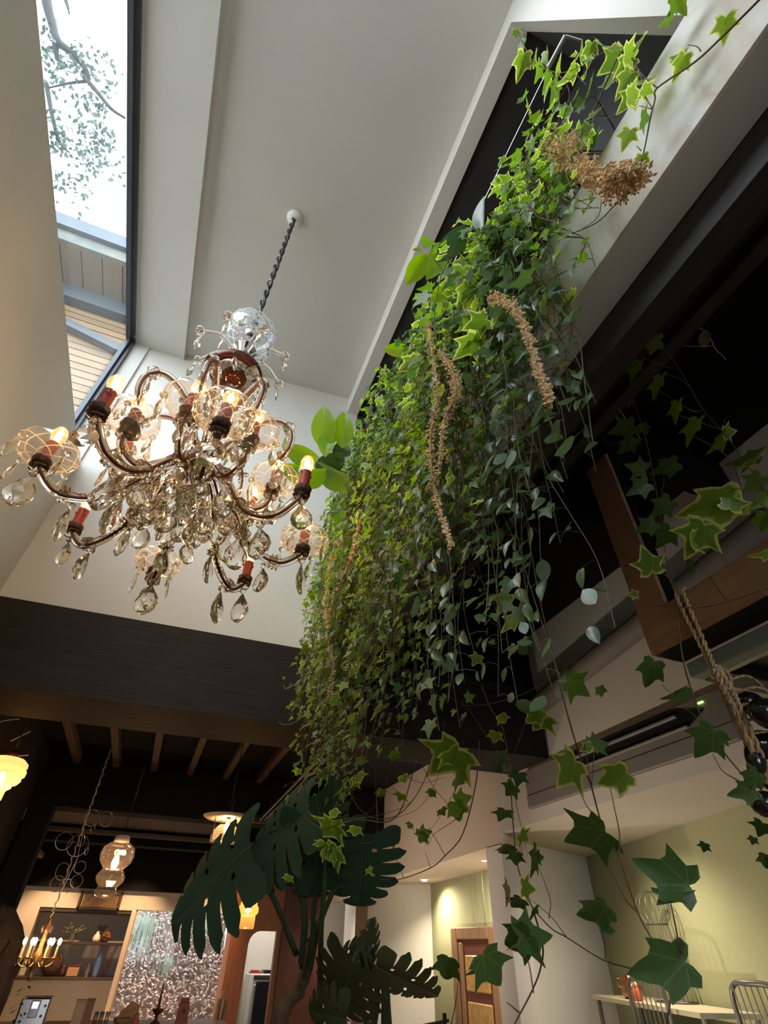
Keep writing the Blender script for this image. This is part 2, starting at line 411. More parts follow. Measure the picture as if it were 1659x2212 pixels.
# window in the left wall: dark aluminium frame, one long pane
t = bpy.data.objects.new('window_1', None); C.objects.link(t); t.location = (-1.2, .6, E + 2.3); WL['window_1'] = Vector(t.location); tag(t, kind='structure')
m = MB()
for (x0, x1, d) in ((-1.235, -1.17, .03), (-1.225, -1.195, .055)):
    m.box(x0, -1.5, E + 3.71 - d, x1, 2.785, E + 3.71); m.box(x0, 2.785 - d, E + 2.28, x1, 2.785, E + 3.71)
    m.box(x0, -1.5, E + 2.2, x1, 2.785, E + 2.2 + d + .1)
m.build('window_frame', ALU, t)
m = MB(); m.box(-1.213, -1.5, E + 2.3, -1.207, 2.735, E + 3.66); m.build('pane', DIRTPANE, t)
m = MB(); m.bbox(-1.172, 2.70, E + 3.672, -1.164, 2.715, E + 3.70, .001); m.build('latch_plate', STEEL, t)

# ------------------------------------------------------------------ dark low ceiling on the left, beyond the shaft
def beam(name, label, mat, x0, y0, z0, x1, y1, z1, b=.012):
    mb = MB(); mb.bbox(x0, y0, z0, x1, y1, z1, b); o = mb.build(name, mat, origin=((x0 + x1) / 2, (y0 + y1) / 2, z0)); return tag(o, label, 'beam')
m = MB(); m.hexa([(-2.6, 2.77, E + .86), (2.19, 2.77, E + .925), (2.19, 3.2, E + .925), (-2.6, 3.2, E + .86), (-2.6, 2.77, E + 1.30), (2.19, 2.77, E + 1.365), (2.19, 3.2, E + 1.365), (-2.6, 3.2, E + 1.30)])
tag(m.build('timber_beam', DARKWOOD, origin=(0, 3, E + .89)), 'wide dark stained timber beam under the far white wall', 'beam')
beam('timber_beam', 'dark cross beam behind the row of pale joists', BLACKWOOD, -2.6, 5.6, E + .88, 2.19, 5.85, E + 1.3)
m = MB(); m.box(-2.6, 3.2, E + 1.30, 2.2, 7.98, E + 1.36); struct(m, 'ceiling_low', BLACKWOOD)
m = MB(); m.box(-2.6, 5.85, E + .93, .9, 6.9, E + .96); struct(m, 'ceiling_boards', pbr('smoky_brown_boards', (.045, .025, .014), .6, nscale=4., stretch=(3, 14, 3), col2=(.025, .014, .008), bump=.3))
beam('timber_rail', 'thin pale worn rail across the dark ceiling above the wire hoops', JOISTWOOD, -1.05, 6.88, E + .865, 1.3, 6.96, E + .905, .004)
m = MB(); m.box(-2.6, 7.0, E + .80, 2.19, 7.2, E + 1.3); struct(m, 'beam_header', BLACKWOOD)
m = MB(); m.box(-2.6, 7.93, E + .47, 2.19, 7.99, E + 1.3); struct(m, 'wall_lintel', BLACKWOOD)
for i, x in enumerate((-.82, -.485, -.155, .175, .51, .84, -1.15)):
    mb = MB(); mb.bbox(x - .028, 3.2, E + 1.225, x + .028, 5.6, E + 1.30, .004)
    o = mb.build('ceiling_joist', JOISTWOOD, origin=(x, 4.4, E + 1.22))
    tag(o, 'pale brown joist, %s of the row under the dark boards from the left' % ('second', 'third', 'fourth', 'fifth', 'sixth', 'seventh', 'first')[i], 'joist', 'joists under the dark boards')
m = MB(); m.box(-2.7, 3.2, 0, -2.6, 8.0, E + 1.36); struct(m, 'wall_side', DARKWOOD)
m = MB(); m.box(-1.30, 3.2, E + .4, -1.06, 5.6, E + 1.3); struct(m, 'wall_boards', DARKWOOD)
beam('timber_post', 'black timber post at the left in front of the shelves', BLACKWOOD, -1.05, 5.62, 0, -.86, 5.80, E + .93)

# ------------------------------------------------------------------ right-hand room: black ceiling, taupe bulkhead, niches
m = MB(); m.box(.765, -1.7, E + 1.15, .835, 2.77, E + 1.267); tag(m.build('timber_beam', DARKWOOD_Y, origin=(.8, 0.5, E + 1.15)), 'long grained black beam running along under the stained wall', 'beam')
m = MB(); m.box(1.2, -1.7, E + 1.9, 2.2, 1.65, E + 1.95); m.box(1.2, 1.65, E + 1.76, 2.2, 2.77, E + 1.95); m.box(.765, -1.7, E + 1.9, 1.2, -.35, E + 1.95); m.box(.765, -1.7, E + 1.267, .80, 2.77, E + 1.548); struct(m, 'ceiling_black', BLACKWOOD)
beam('timber_beam', 'black cross joist with its end against the taupe wall', BLACKWOOD, 1.2, 1.0, E + 1.71, 2.19, 1.12, E + 1.9)
beam('timber_beam', 'black cross beam above the tilted brown post', BLACKWOOD, 1.2, 1.48, E + 1.70, 2.19, 1.66, E + 1.9)
beam('timber_beam', 'black lengthwise beam in the middle of the dark ceiling', BLACKWOOD, 1.26, -1.6, E + 1.68, 1.38, 2.76, E + 1.76)
m = MB(); m.box(2.2, -1.7, E + .615, 4.0, 3.44, E + 2.0); m.box(2.33, 3.44, E + .615, 4.0, 4.3, E + .7); struct(m, 'wall_bulkhead', PLASTER_GREY)
m = MB(); m.hexa([(2.2, 3.44, E + .555), (2.9, 3.97, E + .55), (4.0, 7.99, E + .46), (2.2, 7.99, E + .46), (2.2, 3.44, E + 2.0), (2.9, 3.97, E + 2.0), (4.0, 7.99, E + 2.0), (2.2, 7.99, E + 2.0)])
struct(m, 'wall_bulkhead_far', pbr('rosy_taupe_plaster', (.58, .47, .38), .85, noise=.05, nscale=2.))
m = MB(); m.box(2.194, 3.44, 0, 2.33, 3.64, E + .55); struct(m, 'pillar', pbr('pale_pillar_plaster', (.62, .58, .54), .85))
m = MB(); m.wall((2.30, 3.60), (3.41, 4.07), 0, E + .62, -.1); struct(m, 'wall_niche', PLASTER_LIGHT)
m = MB(); m.wall((3.41, 4.07), (2.36, .33), 0, E + .62, -.1); struct(m, 'wall_green', PLASTER_GREEN)
m = MB(); m.wall((2.2, 6.03), (2.75, 5.70), 0, E + .52, -.1); struct(m, 'wall_recess', PLASTER_LIGHT)
m = MB(); m.box(2.75, 3.9, 0, 2.85, 5.72, E + .55); struct(m, 'wall_green_far', PLASTER_GREEN)
m = MB(); m.box(2.2, 6.03, 0, 2.32, 6.40, E + .52); struct(m, 'pillar_far', pbr('rosy_pillar_plaster', (.55, .43, .34), .85))
m = MB(); m.box(2.6, 6.40, 0, 2.75, 7.99, E + .52); struct(m, 'wall_niche_far', PLASTER_LIGHT)

# back wall with a recessed shelf unit and a picture window
BY = 8.0
m = MB()
m.box(-2.6, BY, 0, -.968, BY + .1, E + .6); m.box(-.968, BY, E + .29, 0.04, BY + .1, E + .6); m.box(-.968, BY, 0, 0.04, BY + .1, E - .95)
m.box(-.005, BY, E - .95, .045, BY + .1, E + .29); m.box(.04, BY, E + .30, 1.30, BY + .1, E + .6); m.box(.04, BY, 0, 1.30, BY + .1, E - .72)
m.box(-.968, BY + .28, E - .95, -.005, BY + .33, E + .29); m.box(-1.02, BY + .1, E - .95, -.968, BY + .33, E + .29); m.box(-.005, BY + .1, E - .95, .03, BY + .33, E + .29)
m.box(-.968, BY + .1, E + .275, -.005, BY + .33, E + .29)
m.box(1.24, BY, E - .72, 1.30, BY + .1, E + .30)
struct(m, 'wall_back', PLASTER_ROOM)
m = MB(); m.box(1.30, BY + 1.1, 0, 2.2, BY + 1.2, E + .6); m.box(1.28, BY + .1, 0, 1.32, BY + 1.15, E + .6); struct(m, 'wall_pantry', pbr('pantry_white', (.72, .70, .64), .8))
m = MB()
arch = [(1.33, -1.3), (1.33, .02)] + [(1.36 + .0 + .26 * (1 - math.cos(a)) * .5 - .03, .02 + .12 * math.sin(a)) for a in (0.4, .8, 1.2, PI / 2)] + [(1.645, .14), (1.645, -1.3)]
out = [(1.16, -1.3), (1.16, .62), (1.66, .62), (1.66, -1.3)]
poly = [(1.16, -1.3), (1.16, .62), (1.70, .62), (1.70, -1.3)] + arch[::-1]
m.prism(poly, lambda u, v, t: (u, t, E + v), 7.6, 7.68); struct(m, 'wall_veneer', ORANGEWOOD)
m = MB(); m.box(1.70, 7.55, 0, 2.2, 7.68, E + .75); struct(m, 'trim_3', REDBROWN)
m = MB(); m.box(1.12, 7.6, 0, 1.16, 8.0, E + .6); struct(m, 'trim_4', ORANGEWOOD)

# the rest of the room around the viewer: closed, with one unseen window added behind
m = MB(); m.box(-3.2, -3.1, 0, -1.2, -3.0, E + 2.0); m.box(1.4, -3.1, 0, 4.1, -3.0, E + 2.0); m.box(-1.2, -3.1, 0, 1.4, -3.0, .9); m.box(-1.2, -3.1, E + .9, 1.4, -3.0, E + 2.0)
struct(m, 'wall_rear', PLASTER_ROOM)
m = MB(); m.box(-3.3, -3.1, 0, -3.2, 9.4, E + 1.4); struct(m, 'wall_outer_left', PLASTER_ROOM)
m = MB(); m.box(4.0, -3.1, 0, 4.1, 9.4, E + 2.0); struct(m, 'wall_outer_right', PLASTER_ROOM)
m = MB(); m.box(-3.2, -3.1, E + 1.0, -1.06, 3.2, E + 1.06); m.box(-1.06, -3.1, E + .95, .765, -1.7, E + 1.0); struct(m, 'ceiling_near', BLACKWOOD)
m = MB(); m.box(1.2, -3.1, E + 2.0, 4.1, 3.3, E + 2.05); m.box(.765, -3.1, E + 2.0, 1.2, -.36, E + 2.05); m.box(.765, 2.80, E + 1.36, 2.25, 2.9, E + 2.0); m.box(2.2, -3.0, E + .9, 2.3, -1.7, E + 2.0); struct(m, 'ceiling_right', BLACKWOOD)
m = MB(); m.box(.835, -3.05, E + 1.0, 2.2, -1.7, E + 1.05); struct(m, 'ceiling_rear', BLACKWOOD)
m = MB(); m.box(1.34, 9.3, 0, 4.1, 9.4, E + .6); m.box(1.34, 8.0, E + .6, 4.1, 9.4, E + .66); struct(m, 'wall_end', PLASTER_ROOM)
t = bpy.data.objects.new('window_added', None); C.objects.link(t); t.location = (.1, -3.05, .9); WL['window_added'] = Vector(t.location); tag(t, kind='structure')  # unseen window, added to let daylight in from behind the viewer
m = MB(); m.box(-1.2, -3.08, .9, 1.4, -3.02, .96); m.box(-1.2, -3.08, E + .84, 1.4, -3.02, E + .9); m.box(-1.2, -3.08, .9, -1.14, -3.02, E + .9); m.box(1.34, -3.08, .9, 1.4, -3.02, E + .9); m.box(.07, -3.08, .9, .13, -3.02, E + .9)
m.build('window_frame', ALU, t)
m = MB(); m.box(-1.15, -3.053, .95, 1.35, -3.047, E + .85); m.build('pane', PANE, t)
t = bpy.data.objects.new('window_3', None); C.objects.link(t); t.location = (.6, 8.05, E - .72); WL['window_3'] = Vector(t.location); tag(t, kind='structure')
m = MB(); m.box(1.19, 8.0, E - .72, 1.24, 8.06, E + .30); m.box(.045, 8.03, E - .75, 1.24, 8.1, E - .70); m.box(.045, 8.03, E - .72, .06, 8.1, E + .30)
m.build('window_frame', LIGHTWOOD, t)
m = MB(); m.box(.045, 8.06, E - .71, 1.20, 8.066, E + .30); m.build('pane', PANE, t)

# ------------------------------------------------------------------ outside: tree, slope garden, neighbouring timber wing
HAZE_LEAF = pbr('outdoor_leaf', (.07, .115, .10), .6)
BARK = pbr('grey_bark', (.07, .075, .085), .9, noise=.4, nscale=14.)
rnd = random.Random(4)
WING = pbr('weathered_siding', (.21, .14, .08), .6, nscale=3., stretch=(1, 8, 8), col2=(.16, .105, .06), island=.15)
t = thing('neighbouring_wing', 'timber clad wing with an overhanging eave, seen through the high window', 'building', (-3.2, 4.0, E + 3.5))
m = MB(); m.box(-5.5, 4.02, E + 2.2, -1.32, 4.12, E + 5.9); m.build('wall', WING, t)
for i in range(26):
    z = E + 3.0 + i * .105; mb = MB(); mb.hexa([(-5.5, 3.997, z), (-1.32, 3.997, z), (-1.32, 4.02, z), (-5.5, 4.02, z), (-5.5, 4.005, z + .102), (-1.32, 4.005, z + .102), (-1.32, 4.02, z + .102), (-5.5, 4.02, z + .102)])
    mb.build('siding_board', WING, t)
m = MB(); m.hexa([(-2.7, 3.90, E + 5.22), (-1.5, 3.90, E + 4.90), (-1.5, 3.98, E + 4.90), (-2.7, 3.98, E + 5.22), (-2.7, 3.90, E + 5.33), (-1.5, 3.90, E + 5.01), (-1.5, 3.98, E + 5.01), (-2.7, 3.98, E + 5.33)]); m.build('diagonal_brace', ALU, t)
m = MB(); m.box(-5.5, 3.88, E + 5.62, -1.32, 4.0, E + 5.86); m.build('wall_plate', pbr('blue_grey_timber', (.06, .075, .09), .7), t)
EAVE = pbr('eave_board', (.17, .14, .115), .7, nscale=4., stretch=(8, 1, 8), col2=(.13, .105, .085), island=.12)
for i in range(18):
    x = -5.3 + i * .22; mb = MB(); mb.box(x, 3.42, E + 5.86, x + .21, 4.1, E + 5.88); mb.build('eave_board', EAVE, t)
m = MB(); m.box(-5.5, 3.42, E + 5.885, -1.32, 4.3, E + 5.95); m.build('roof', ALU, t)
m = MB(); m.box(-5.5, 3.36, E + 5.86, -1.32, 3.42, E + 6.12); m.build('fascia', pbr('mossy_fascia', (.17, .17, .13), .9, nscale=6., col2=(.09, .11, .125)), t)
m = MB(); m.box(-5.5, 3.30, E + 6.06, -1.32, 3.42, E + 6.30); m.build('gutter', pbr('gutter_blue_grey', (.09, .11, .135), .6), t)

def atx(pts): return pts
t = thing('garden_tree', 'tree with bare crooked branches and small leaves outside the high window', 'tree', (-4.6, 1.0, 0))
BR = {'stems':[[[-3.922,1.707,10.146,0.065],[-3.767,1.962,9.812,0.058],[-3.633,2.107,9.604,0.05],[-3.504,2.214,9.438,0.046],[-3.288,2.24,9.324,0.04],[-3.113,2.297,9.193,0.032],[-3.051,2.372,9.089,0.026]],[[-3.532,2.206,9.458,0.05],[-3.506,2.294,9.353,0.04],[-3.436,2.346,9.271,0.02]],[[-3.084,2.365,9.109,0.03],[-2.879,2.422,8.966,0.025],[-2.707,2.473,8.843,0.02],[-2.523,2.479,8.762,0.015]],[[-3.51,2.573,9.058,0.03],[-3.319,2.813,8.725,0.025],[-3.17,2.952,8.518,0.02],[-3.038,2.979,8.436,0.01]],[[-3.051,2.372,9.089,0.02],[-3.251,2.47,9.064,0.015],[-3.47,2.596,9.017,0.01]],[[-3.614,1.823,9.899,0.03],[-3.519,1.904,9.775,0.02],[-3.465,1.962,9.691,0.01]]],'clumps':[[-3.405,2.393,9.208,0.22,110],[-3.167,2.239,9.276,0.15,50],[-3.544,2.349,9.311,0.15,40],[-3.028,2.283,9.173,0.1,25],[-2.752,2.293,9.053,0.12,26],[-2.98,2.541,8.88,0.16,60],[-2.829,2.541,8.819,0.1,24],[-3.312,2.83,8.704,0.16,60],[-3.184,2.918,8.559,0.12,40],[-2.979,2.758,8.648,0.12,40],[-2.732,2.7,8.611,0.14,60],[-2.586,2.761,8.487,0.1,24],[-3.181,2.996,8.475,0.12,40],[-2.868,2.952,8.397,0.16,70],[-2.673,2.914,8.359,0.14,60],[-2.99,3.237,8.142,0.14,50],[-2.842,3.158,8.166,0.08,20],[-2.702,3.202,8.063,0.06,10],[-3.681,2.166,9.561,0.1,14],[-2.882,2.127,9.282,0.08,12],[-2.575,3.29,7.918,0.05,5],[-2.742,3.396,7.873,0.05,5],[-2.441,2.961,8.216,0.08,10]]}
m = MB()
for p in BR['stems']: m.tube(smooth_path([q[:3] for q in p], 4), [p[0][3] + (p[-1][3] - p[0][3]) * i / (4 * (len(p) - 1)) for i in range(4 * (len(p) - 1) + 1)], 7)
m.tube([(-4.6, 1.0, 0), (-4.7, .9, 3.5), BR['stems'][0][0][:3]], [.16, .12, .05], 8); m.build('branches', BARK, t, smooth=True)
m = MB()
for (x, y, z, r, n) in BR['clumps']:
    for _ in range(n):
        q = Vector((rnd.gauss(0, 1), rnd.gauss(0, 1), rnd.gauss(0, 1))) * r * .55; p = Vector((x, y, z)) + q
        d = Vector((rnd.uniform(-1, 1), rnd.uniform(-1, 1), rnd.uniform(-1, .4))).normalized(); s = d.orthogonal().normalized() * .022; ln = d * rnd.uniform(.05, .085)
        m.add([p, p + ln * .5 + s, p + ln, p + ln * .5 - s], [(0, 1, 2), (0, 2, 3)])
tag(m.build('foliage', HAZE_LEAF, t), kind='stuff')

# planted bank behind the picture window
t = thing('garden_bank', 'steep bank of brown leaf litter behind the picture window', 'garden', (.6, 9.2, 0))
m = MB(); m.hexa([(-.8, 8.36, E - 1.2), (1.26, 8.36, E - 1.2), (1.26, 9.8, E - 1.2), (-.8, 9.8, E - 1.2), (-.8, 8.37, E - 1.1), (1.26, 8.37, E - 1.1), (1.26, 9.8, E + 1.3), (-.8, 9.8, E + 1.3)])
m.build('soil', pbr('soil', (.16, .10, .075), .95, noise=.5, nscale=9.), t)
def bank(x, s): return Vector((x, 8.34 + s * 1.45, E - 1.08 + s * 2.36))
LITTER = [pbr('dry_leaf_%d' % i, c, .7) for i, c in enumerate(((.42, .30, .25), (.28, .17, .13), (.50, .37, .31), (.20, .12, .09)))]
for c in range(4):
    m = MB()
    for _ in range(1500):
        p = bank(rnd.uniform(-.6, 1.24), rnd.uniform(.1, .72)) + Vector((0, -.01 - rnd.random() * .03, .01))
        d = Vector((rnd.uniform(-1, 1), rnd.uniform(-.5, .3), rnd.uniform(-1, 1))).normalized() * rnd.uniform(.025, .06); s = d.orthogonal().normalized() * rnd.uniform(.006, .014)
        m.add([p - d * .5, p + s, p + d * .5, p - s], [(0, 1, 2), (0, 2, 3)])
    tag(m.build('leaf_litter', LITTER[c], t), kind='stuff')
GRASS = pbr('pale_grass', (.36, .46, .24), .5); GRASS2 = pbr('grey_green_grass', (.34, .42, .34), .5)
for k, (x, s, n, h, mt, lb) in enumerate(((.20, .50, 90, .60, GRASS2, 'long arching grass tuft at the left of the picture window'), (.62, .62, 40, .35, GRASS, 'short pale grass tuft high on the bank'), (.55, .38, 30, .22, GRASS2, 'small grey green plant in the middle of the bank'), (.95, .55, 24, .28, GRASS, 'sparse grass tuft at the right of the bank'))):
    t2 = thing('grass_tuft', lb, 'grass', bank(x, s)); m = MB()
    for _ in range(n):
        b = bank(x, s) + Vector((rnd.gauss(0, .05), -.03, rnd.gauss(0, .03))); a = rnd.uniform(0, 2 * PI); r = h * rnd.uniform(.05, .24)
        p1 = b + Vector((math.cos(a) * r * .4, -abs(math.sin(a)) * r * .5 - .03, h * .25)); p2 = b + Vector((math.cos(a) * r, -abs(math.sin(a)) * r - .05, -h * rnd.uniform(.3, 1.)))
        w = Vector((.0032, 0, 0)); m.add([b - w, b + w, p1 + w, p1 - w, p2], [(0, 1, 2, 3), (3, 2, 4)])
    m.build('blades', mt, t2)

# ------------------------------------------------------------------ lamps' materials
BULB = thin_glass('bulb_glass', (1, .93, .80), gloss=.08, shine=(1., .55, .16, .55))
FIL = glow('filament_glow', (1.0, .70, .36), 60.)
FIL_SMALL = glow('lamp_glow', (1.0, .58, .24), 18.)
HALO = glow('bulb_inner_glow', (1.0, .66, .28), 7.)
CRYSTAL = crystal_mat('crystal', (1.0, .985, .95), .05, (1., .82, .50), 1.34)  # warm diffuse colour stands in for the golden glow of the bulbs
ARMGLASS = crystal_mat('arm_glass', (1.0, .97, .94), .09, (.98, .76, .60), 1.22)
COPPER = pbr('copper_core', (.24, .075, .05), .35, metal=.5)
RUST = pbr('copper_red_metal', (.13, .028, .02), .4, metal=.3)
WAX = pbr('red_wax', (.33, .035, .022), .45)
CROWN = pbr('dark_red_crown', (.07, .018, .014), .5)
CUTGLASS = thin_glass('cut_bowl_glass', (.99, .97, .94), gloss=.12, frost=.09, cut=(7, 3, .04), cutcol=(.9, .80, .68))
DOMEGLASS = thin_glass('cut_dome_glass', (.93, .95, .96), gloss=.10, frost=.16, cut=(12, 6, .07), cutcol=(.9, .93, .95))

def lamp(name, loc, power, col=(1., .62, .30), r=.02, parent=None):
    d = bpy.data.lights.new(name, 'POINT'); d.energy = power; d.color = col; d.shadow_soft_size = r
    o = bpy.data.objects.new(name, d); C.objects.link(o)
    if parent: o.parent = parent; o.location = Vector(loc) - WL[parent.name]
    else: o.location = loc
    return o

def uv_lathe(prof, n, o, name, mat, parent, R=None, ripple=None, smooth=True):
    """turned shell with UVs (u around, v along) as one mesh"""
    vs = []; fs = []; uv = []; o = Vector(o); K = len(prof)
    for i, (r, z) in enumerate(prof):
        for k in range(n + 1):
            a = 2 * PI * k / n; q = r * (ripple(k, i) if ripple else 1); p = Vector((q * math.cos(a), q * math.sin(a), z)); vs.append(o + (R @ p if R else p))
    for i in range(K - 1):
        for k in range(n):
            a = i * (n + 1) + k; fs.append((a, a + 1, a + n + 2, a + n + 1)); uv += [(k / n, i / (K - 1)), ((k + 1) / n, i / (K - 1)), ((k + 1) / n, (i + 1) / (K - 1)), (k / n, (i + 1) / (K - 1))]
    b = WL[parent.name]; me = bpy.data.meshes.new(name); me.from_pydata([tuple(v - b) for v in vs], [], fs)
    l = me.uv_layers.new(name='UVMap'); l.data.foreach_set('uv', np.array(uv, dtype=np.float32).ravel())
    me.materials.append(mat)
    if smooth: me.shade_smooth()
    ob = bpy.data.objects.new(name, me); C.objects.link(ob); ob.parent = parent; WL[ob.name] = b.copy(); return ob

# ------------------------------------------------------------------ the crystal chandelier
AX = Vector((-.185, 1.43, 0))
ch = thing('chandelier', 'large crystal chandelier with red candle sleeves and lit bulbs under the white ceiling', 'chandelier', (AX.x, AX.y, E + .95))
cz = zc(AX.x) + 0.0
m = MB(); m.lathe([(0, -.028), (.03, -.028), (.052, -.012), (.055, 0.004), (0, .004)], 24, (AX.x, AX.y, cz)); m.build('ceiling_rose', WHITE, ch, smooth=True)
z1, z0 = cz - .02, E + 2.36
for j in range(2):
    pts = []
    for i in range(121):
        s = i / 120; a = s * 2 * PI * 6.5 + j * PI; r = .0075 + .003 * abs(math.sin(s * 19 + j))
        pts.append((AX.x + r * math.cos(a), AX.y + r * math.sin(a), z1 + (z0 - z1) * s))
    m = MB(); m.tube(pts, .0075, 6); m.build('twisted_cord', pbr('black_cord_%d' % j, (.012, .011, .011), .5), ch, smooth=True)
m = MB()
for i in range(34):
    z = z1 - .03 + (z0 - z1 + .05) * i / 34; a = PI / 2 * (i % 2)
    m.tube([(AX.x + .007 * math.cos(b) * math.cos(a), AX.y + .007 * math.cos(b) * math.sin(a), z + .02 * math.sin(b)) for b in [2 * PI * k / 10 for k in range(10)]], .0022, 5, close=True)
tag(m.build('chain', STEEL, ch, smooth=True), 'fine steel chain inside the twisted cord')
# top dome, baluster, bowl, stem, hub
uv_lathe([(.012, .10), (.05, .098), (.09, .075), (.115, .03), (.121, -.02), (.112, -.06), (.095, -.085)], 40, (AX.x, AX.y, E + 2.27), 'top_dome', DOMEGLASS, ch)
m = MB(); m.lathe([(.008, .14), (.012, .10), (.03, .06), (.018, .03), (.022, 0), (.05, -.05), (.055, -.09), (.03, -.13), (.02, -.17), (.045, -.20), (.05, -.225), (.02, -.25), (0, -.25)], 16, (AX.x, AX.y, E + 2.20)); m.build('glass_baluster', CRYSTAL, ch)
m = MB(); m.lathe([(0, .03), (.02, .03), (.024, 0), (.02, -.02), (0, -.02)], 16, (AX.x, AX.y, E + 2.22)); m.build('dark_collar', CROWN, ch, smooth=True)
m = MB(); m.lathe([(.09, .02), (.112, .018), (.118, 0), (.112, -.022), (.092, -.03), (.088, -.01), (.09, .02)], 32, (AX.x, AX.y, E + 1.92)); m.build('bowl_rim', RUST, ch, smooth=True)
m = MB(); m.lathe([(.095, -.02), (.09, -.05), (.07, -.08), (.04, -.10), (0, -.107)], 24, (AX.x, AX.y, E + 1.92)); tag(m.build('bowl', thin_glass('smoky_bowl_glass', (.62, .45, .36), gloss=.12, frost=.15, cutcol=(.35, .16, .08)), ch, smooth=True), 'smoky copper glass bowl')
m = MB(); m.lathe([(0, .02), (.05, .015), (.055, 0), (.05, -.02), (0, -.03)], 20, (AX.x, AX.y, E + 1.89)); m.build('bowl_plate', COPPER, ch, smooth=True)
m = MB(); m.lathe([(.012, .42), (.03, .40), (.04, .34), (.02, .29), (.03, .25), (.06, .20), (.05, .13), (.022, .09), (.03, .05), (.045, .02), (.03, 0), (0, 0)], 16, (AX.x, AX.y, E + 1.40)); m.build('glass_stem', CRYSTAL, ch)
m = MB(); m.lathe([(0, .10), (.03, .095), (.05, .07), (.058, .03), (.058, -.01), (.045, -.035), (.05, -.05), (.03, -.08), (.012, -.10), (0, -.10)], 20, (AX.x, AX.y, E + 1.30)); m.build('hub', pbr('brown_hub_metal', (.10, .05, .025), .45, metal=.4), ch, smooth=True)

def radial(a, pts): return [(AX.x + r * math.cos(a) + s * -math.sin(a), AX.y + r * math.sin(a) + s * math.cos(a), E + z) for (r, z, s) in pts]

# shared crystal shapes
def facet(prof, flat, n, name):
    mb = MB(); vs = []; fs = []
    for i, (r, z) in enumerate(prof):
        for k in range(n):
            a = 2 * PI * (k + (i % 2) * .5) / n; vs.append((r * math.cos(a), r * flat * math.sin(a), z))
    for i in range(len(prof) - 1):
        for k in range(n):
            k2 = (k + 1) % n; a, b, c, d = i * n + k, i * n + k2, (i + 1) * n + k, (i + 1) * n + k2
            fs += [(a, b, c), (b, d, c)] if i % 2 == 0 else [(a, d, c), (a, b, d)]
    fs += [tuple(range(n))[::-1], tuple((len(prof) - 1) * n + k for k in range(n))]
    mb.add(vs, fs); return mb.mesh(name, CRYSTAL)
DROP = facet([(.004, 0), (.016, -.018), (.031, -.042), (.037, -.064), (.031, -.085), (.014, -.101), (.002, -.106)][::-1], .42, 8, 'drop')
ALMOND = facet([(.003, 0), (.010, -.018), (.015, -.038), (.014, -.056), (.008, -.074), (.001, -.084)][::-1], .45, 6, 'almond')
BEAD = facet([(.003, .011), (.010, .006), (.012, 0), (.010, -.006), (.003, -.011)][::-1], 1., 8, 'bead')
ROSE = facet([(.006, .004), (.018, .006), (.020, 0), (.018, -.006), (.006, -.004)][::-1], 1., 10, 'rosette')
crng = random.Random(11)
def pendant(p, big, parent=ch, swing=.15, drop=.028):
    """wire, bead and crystal hanging from p"""
    p = Vector(p); a = crng.uniform(0, PI); tilt = Vector((crng.uniform(-swing, swing), crng.uniform(-swing, swing), -1))
    z = -tilt.normalized(); y = Vector((-math.sin(a), math.cos(a), 0))
    q = p + tilt.normalized() * (drop + .016)
    M = frame_matrix(q, y, z); z2 = z
    # columns: keep local z along the hanging line
    x = y.cross(z).normalized(); y = z.cross(x)
    sc = crng.uniform(.92, 1.15)
    M = Matrix(((x.x * sc, y.x * sc, z2.x * sc, q.x), (x.y * sc, y.y * sc, z2.y * sc, q.y), (x.z * sc, y.z * sc, z2.z * sc, q.z), (0, 0, 0, 1)))
    o = place(DROP if big else ALMOND, 'pendant', parent, M)
    if o.parent == ch:
        b = bpy.data.objects.new('bead', BEAD); C.objects.link(b); b.parent = o; b.location = (0, 0, .014)
    return o
SLEEVE = None
outer = [-171, -126, -81, -36, 7, 52, 100, 145]
inner = [-153, -103, -56, -4, 38, 81, 132, 174]
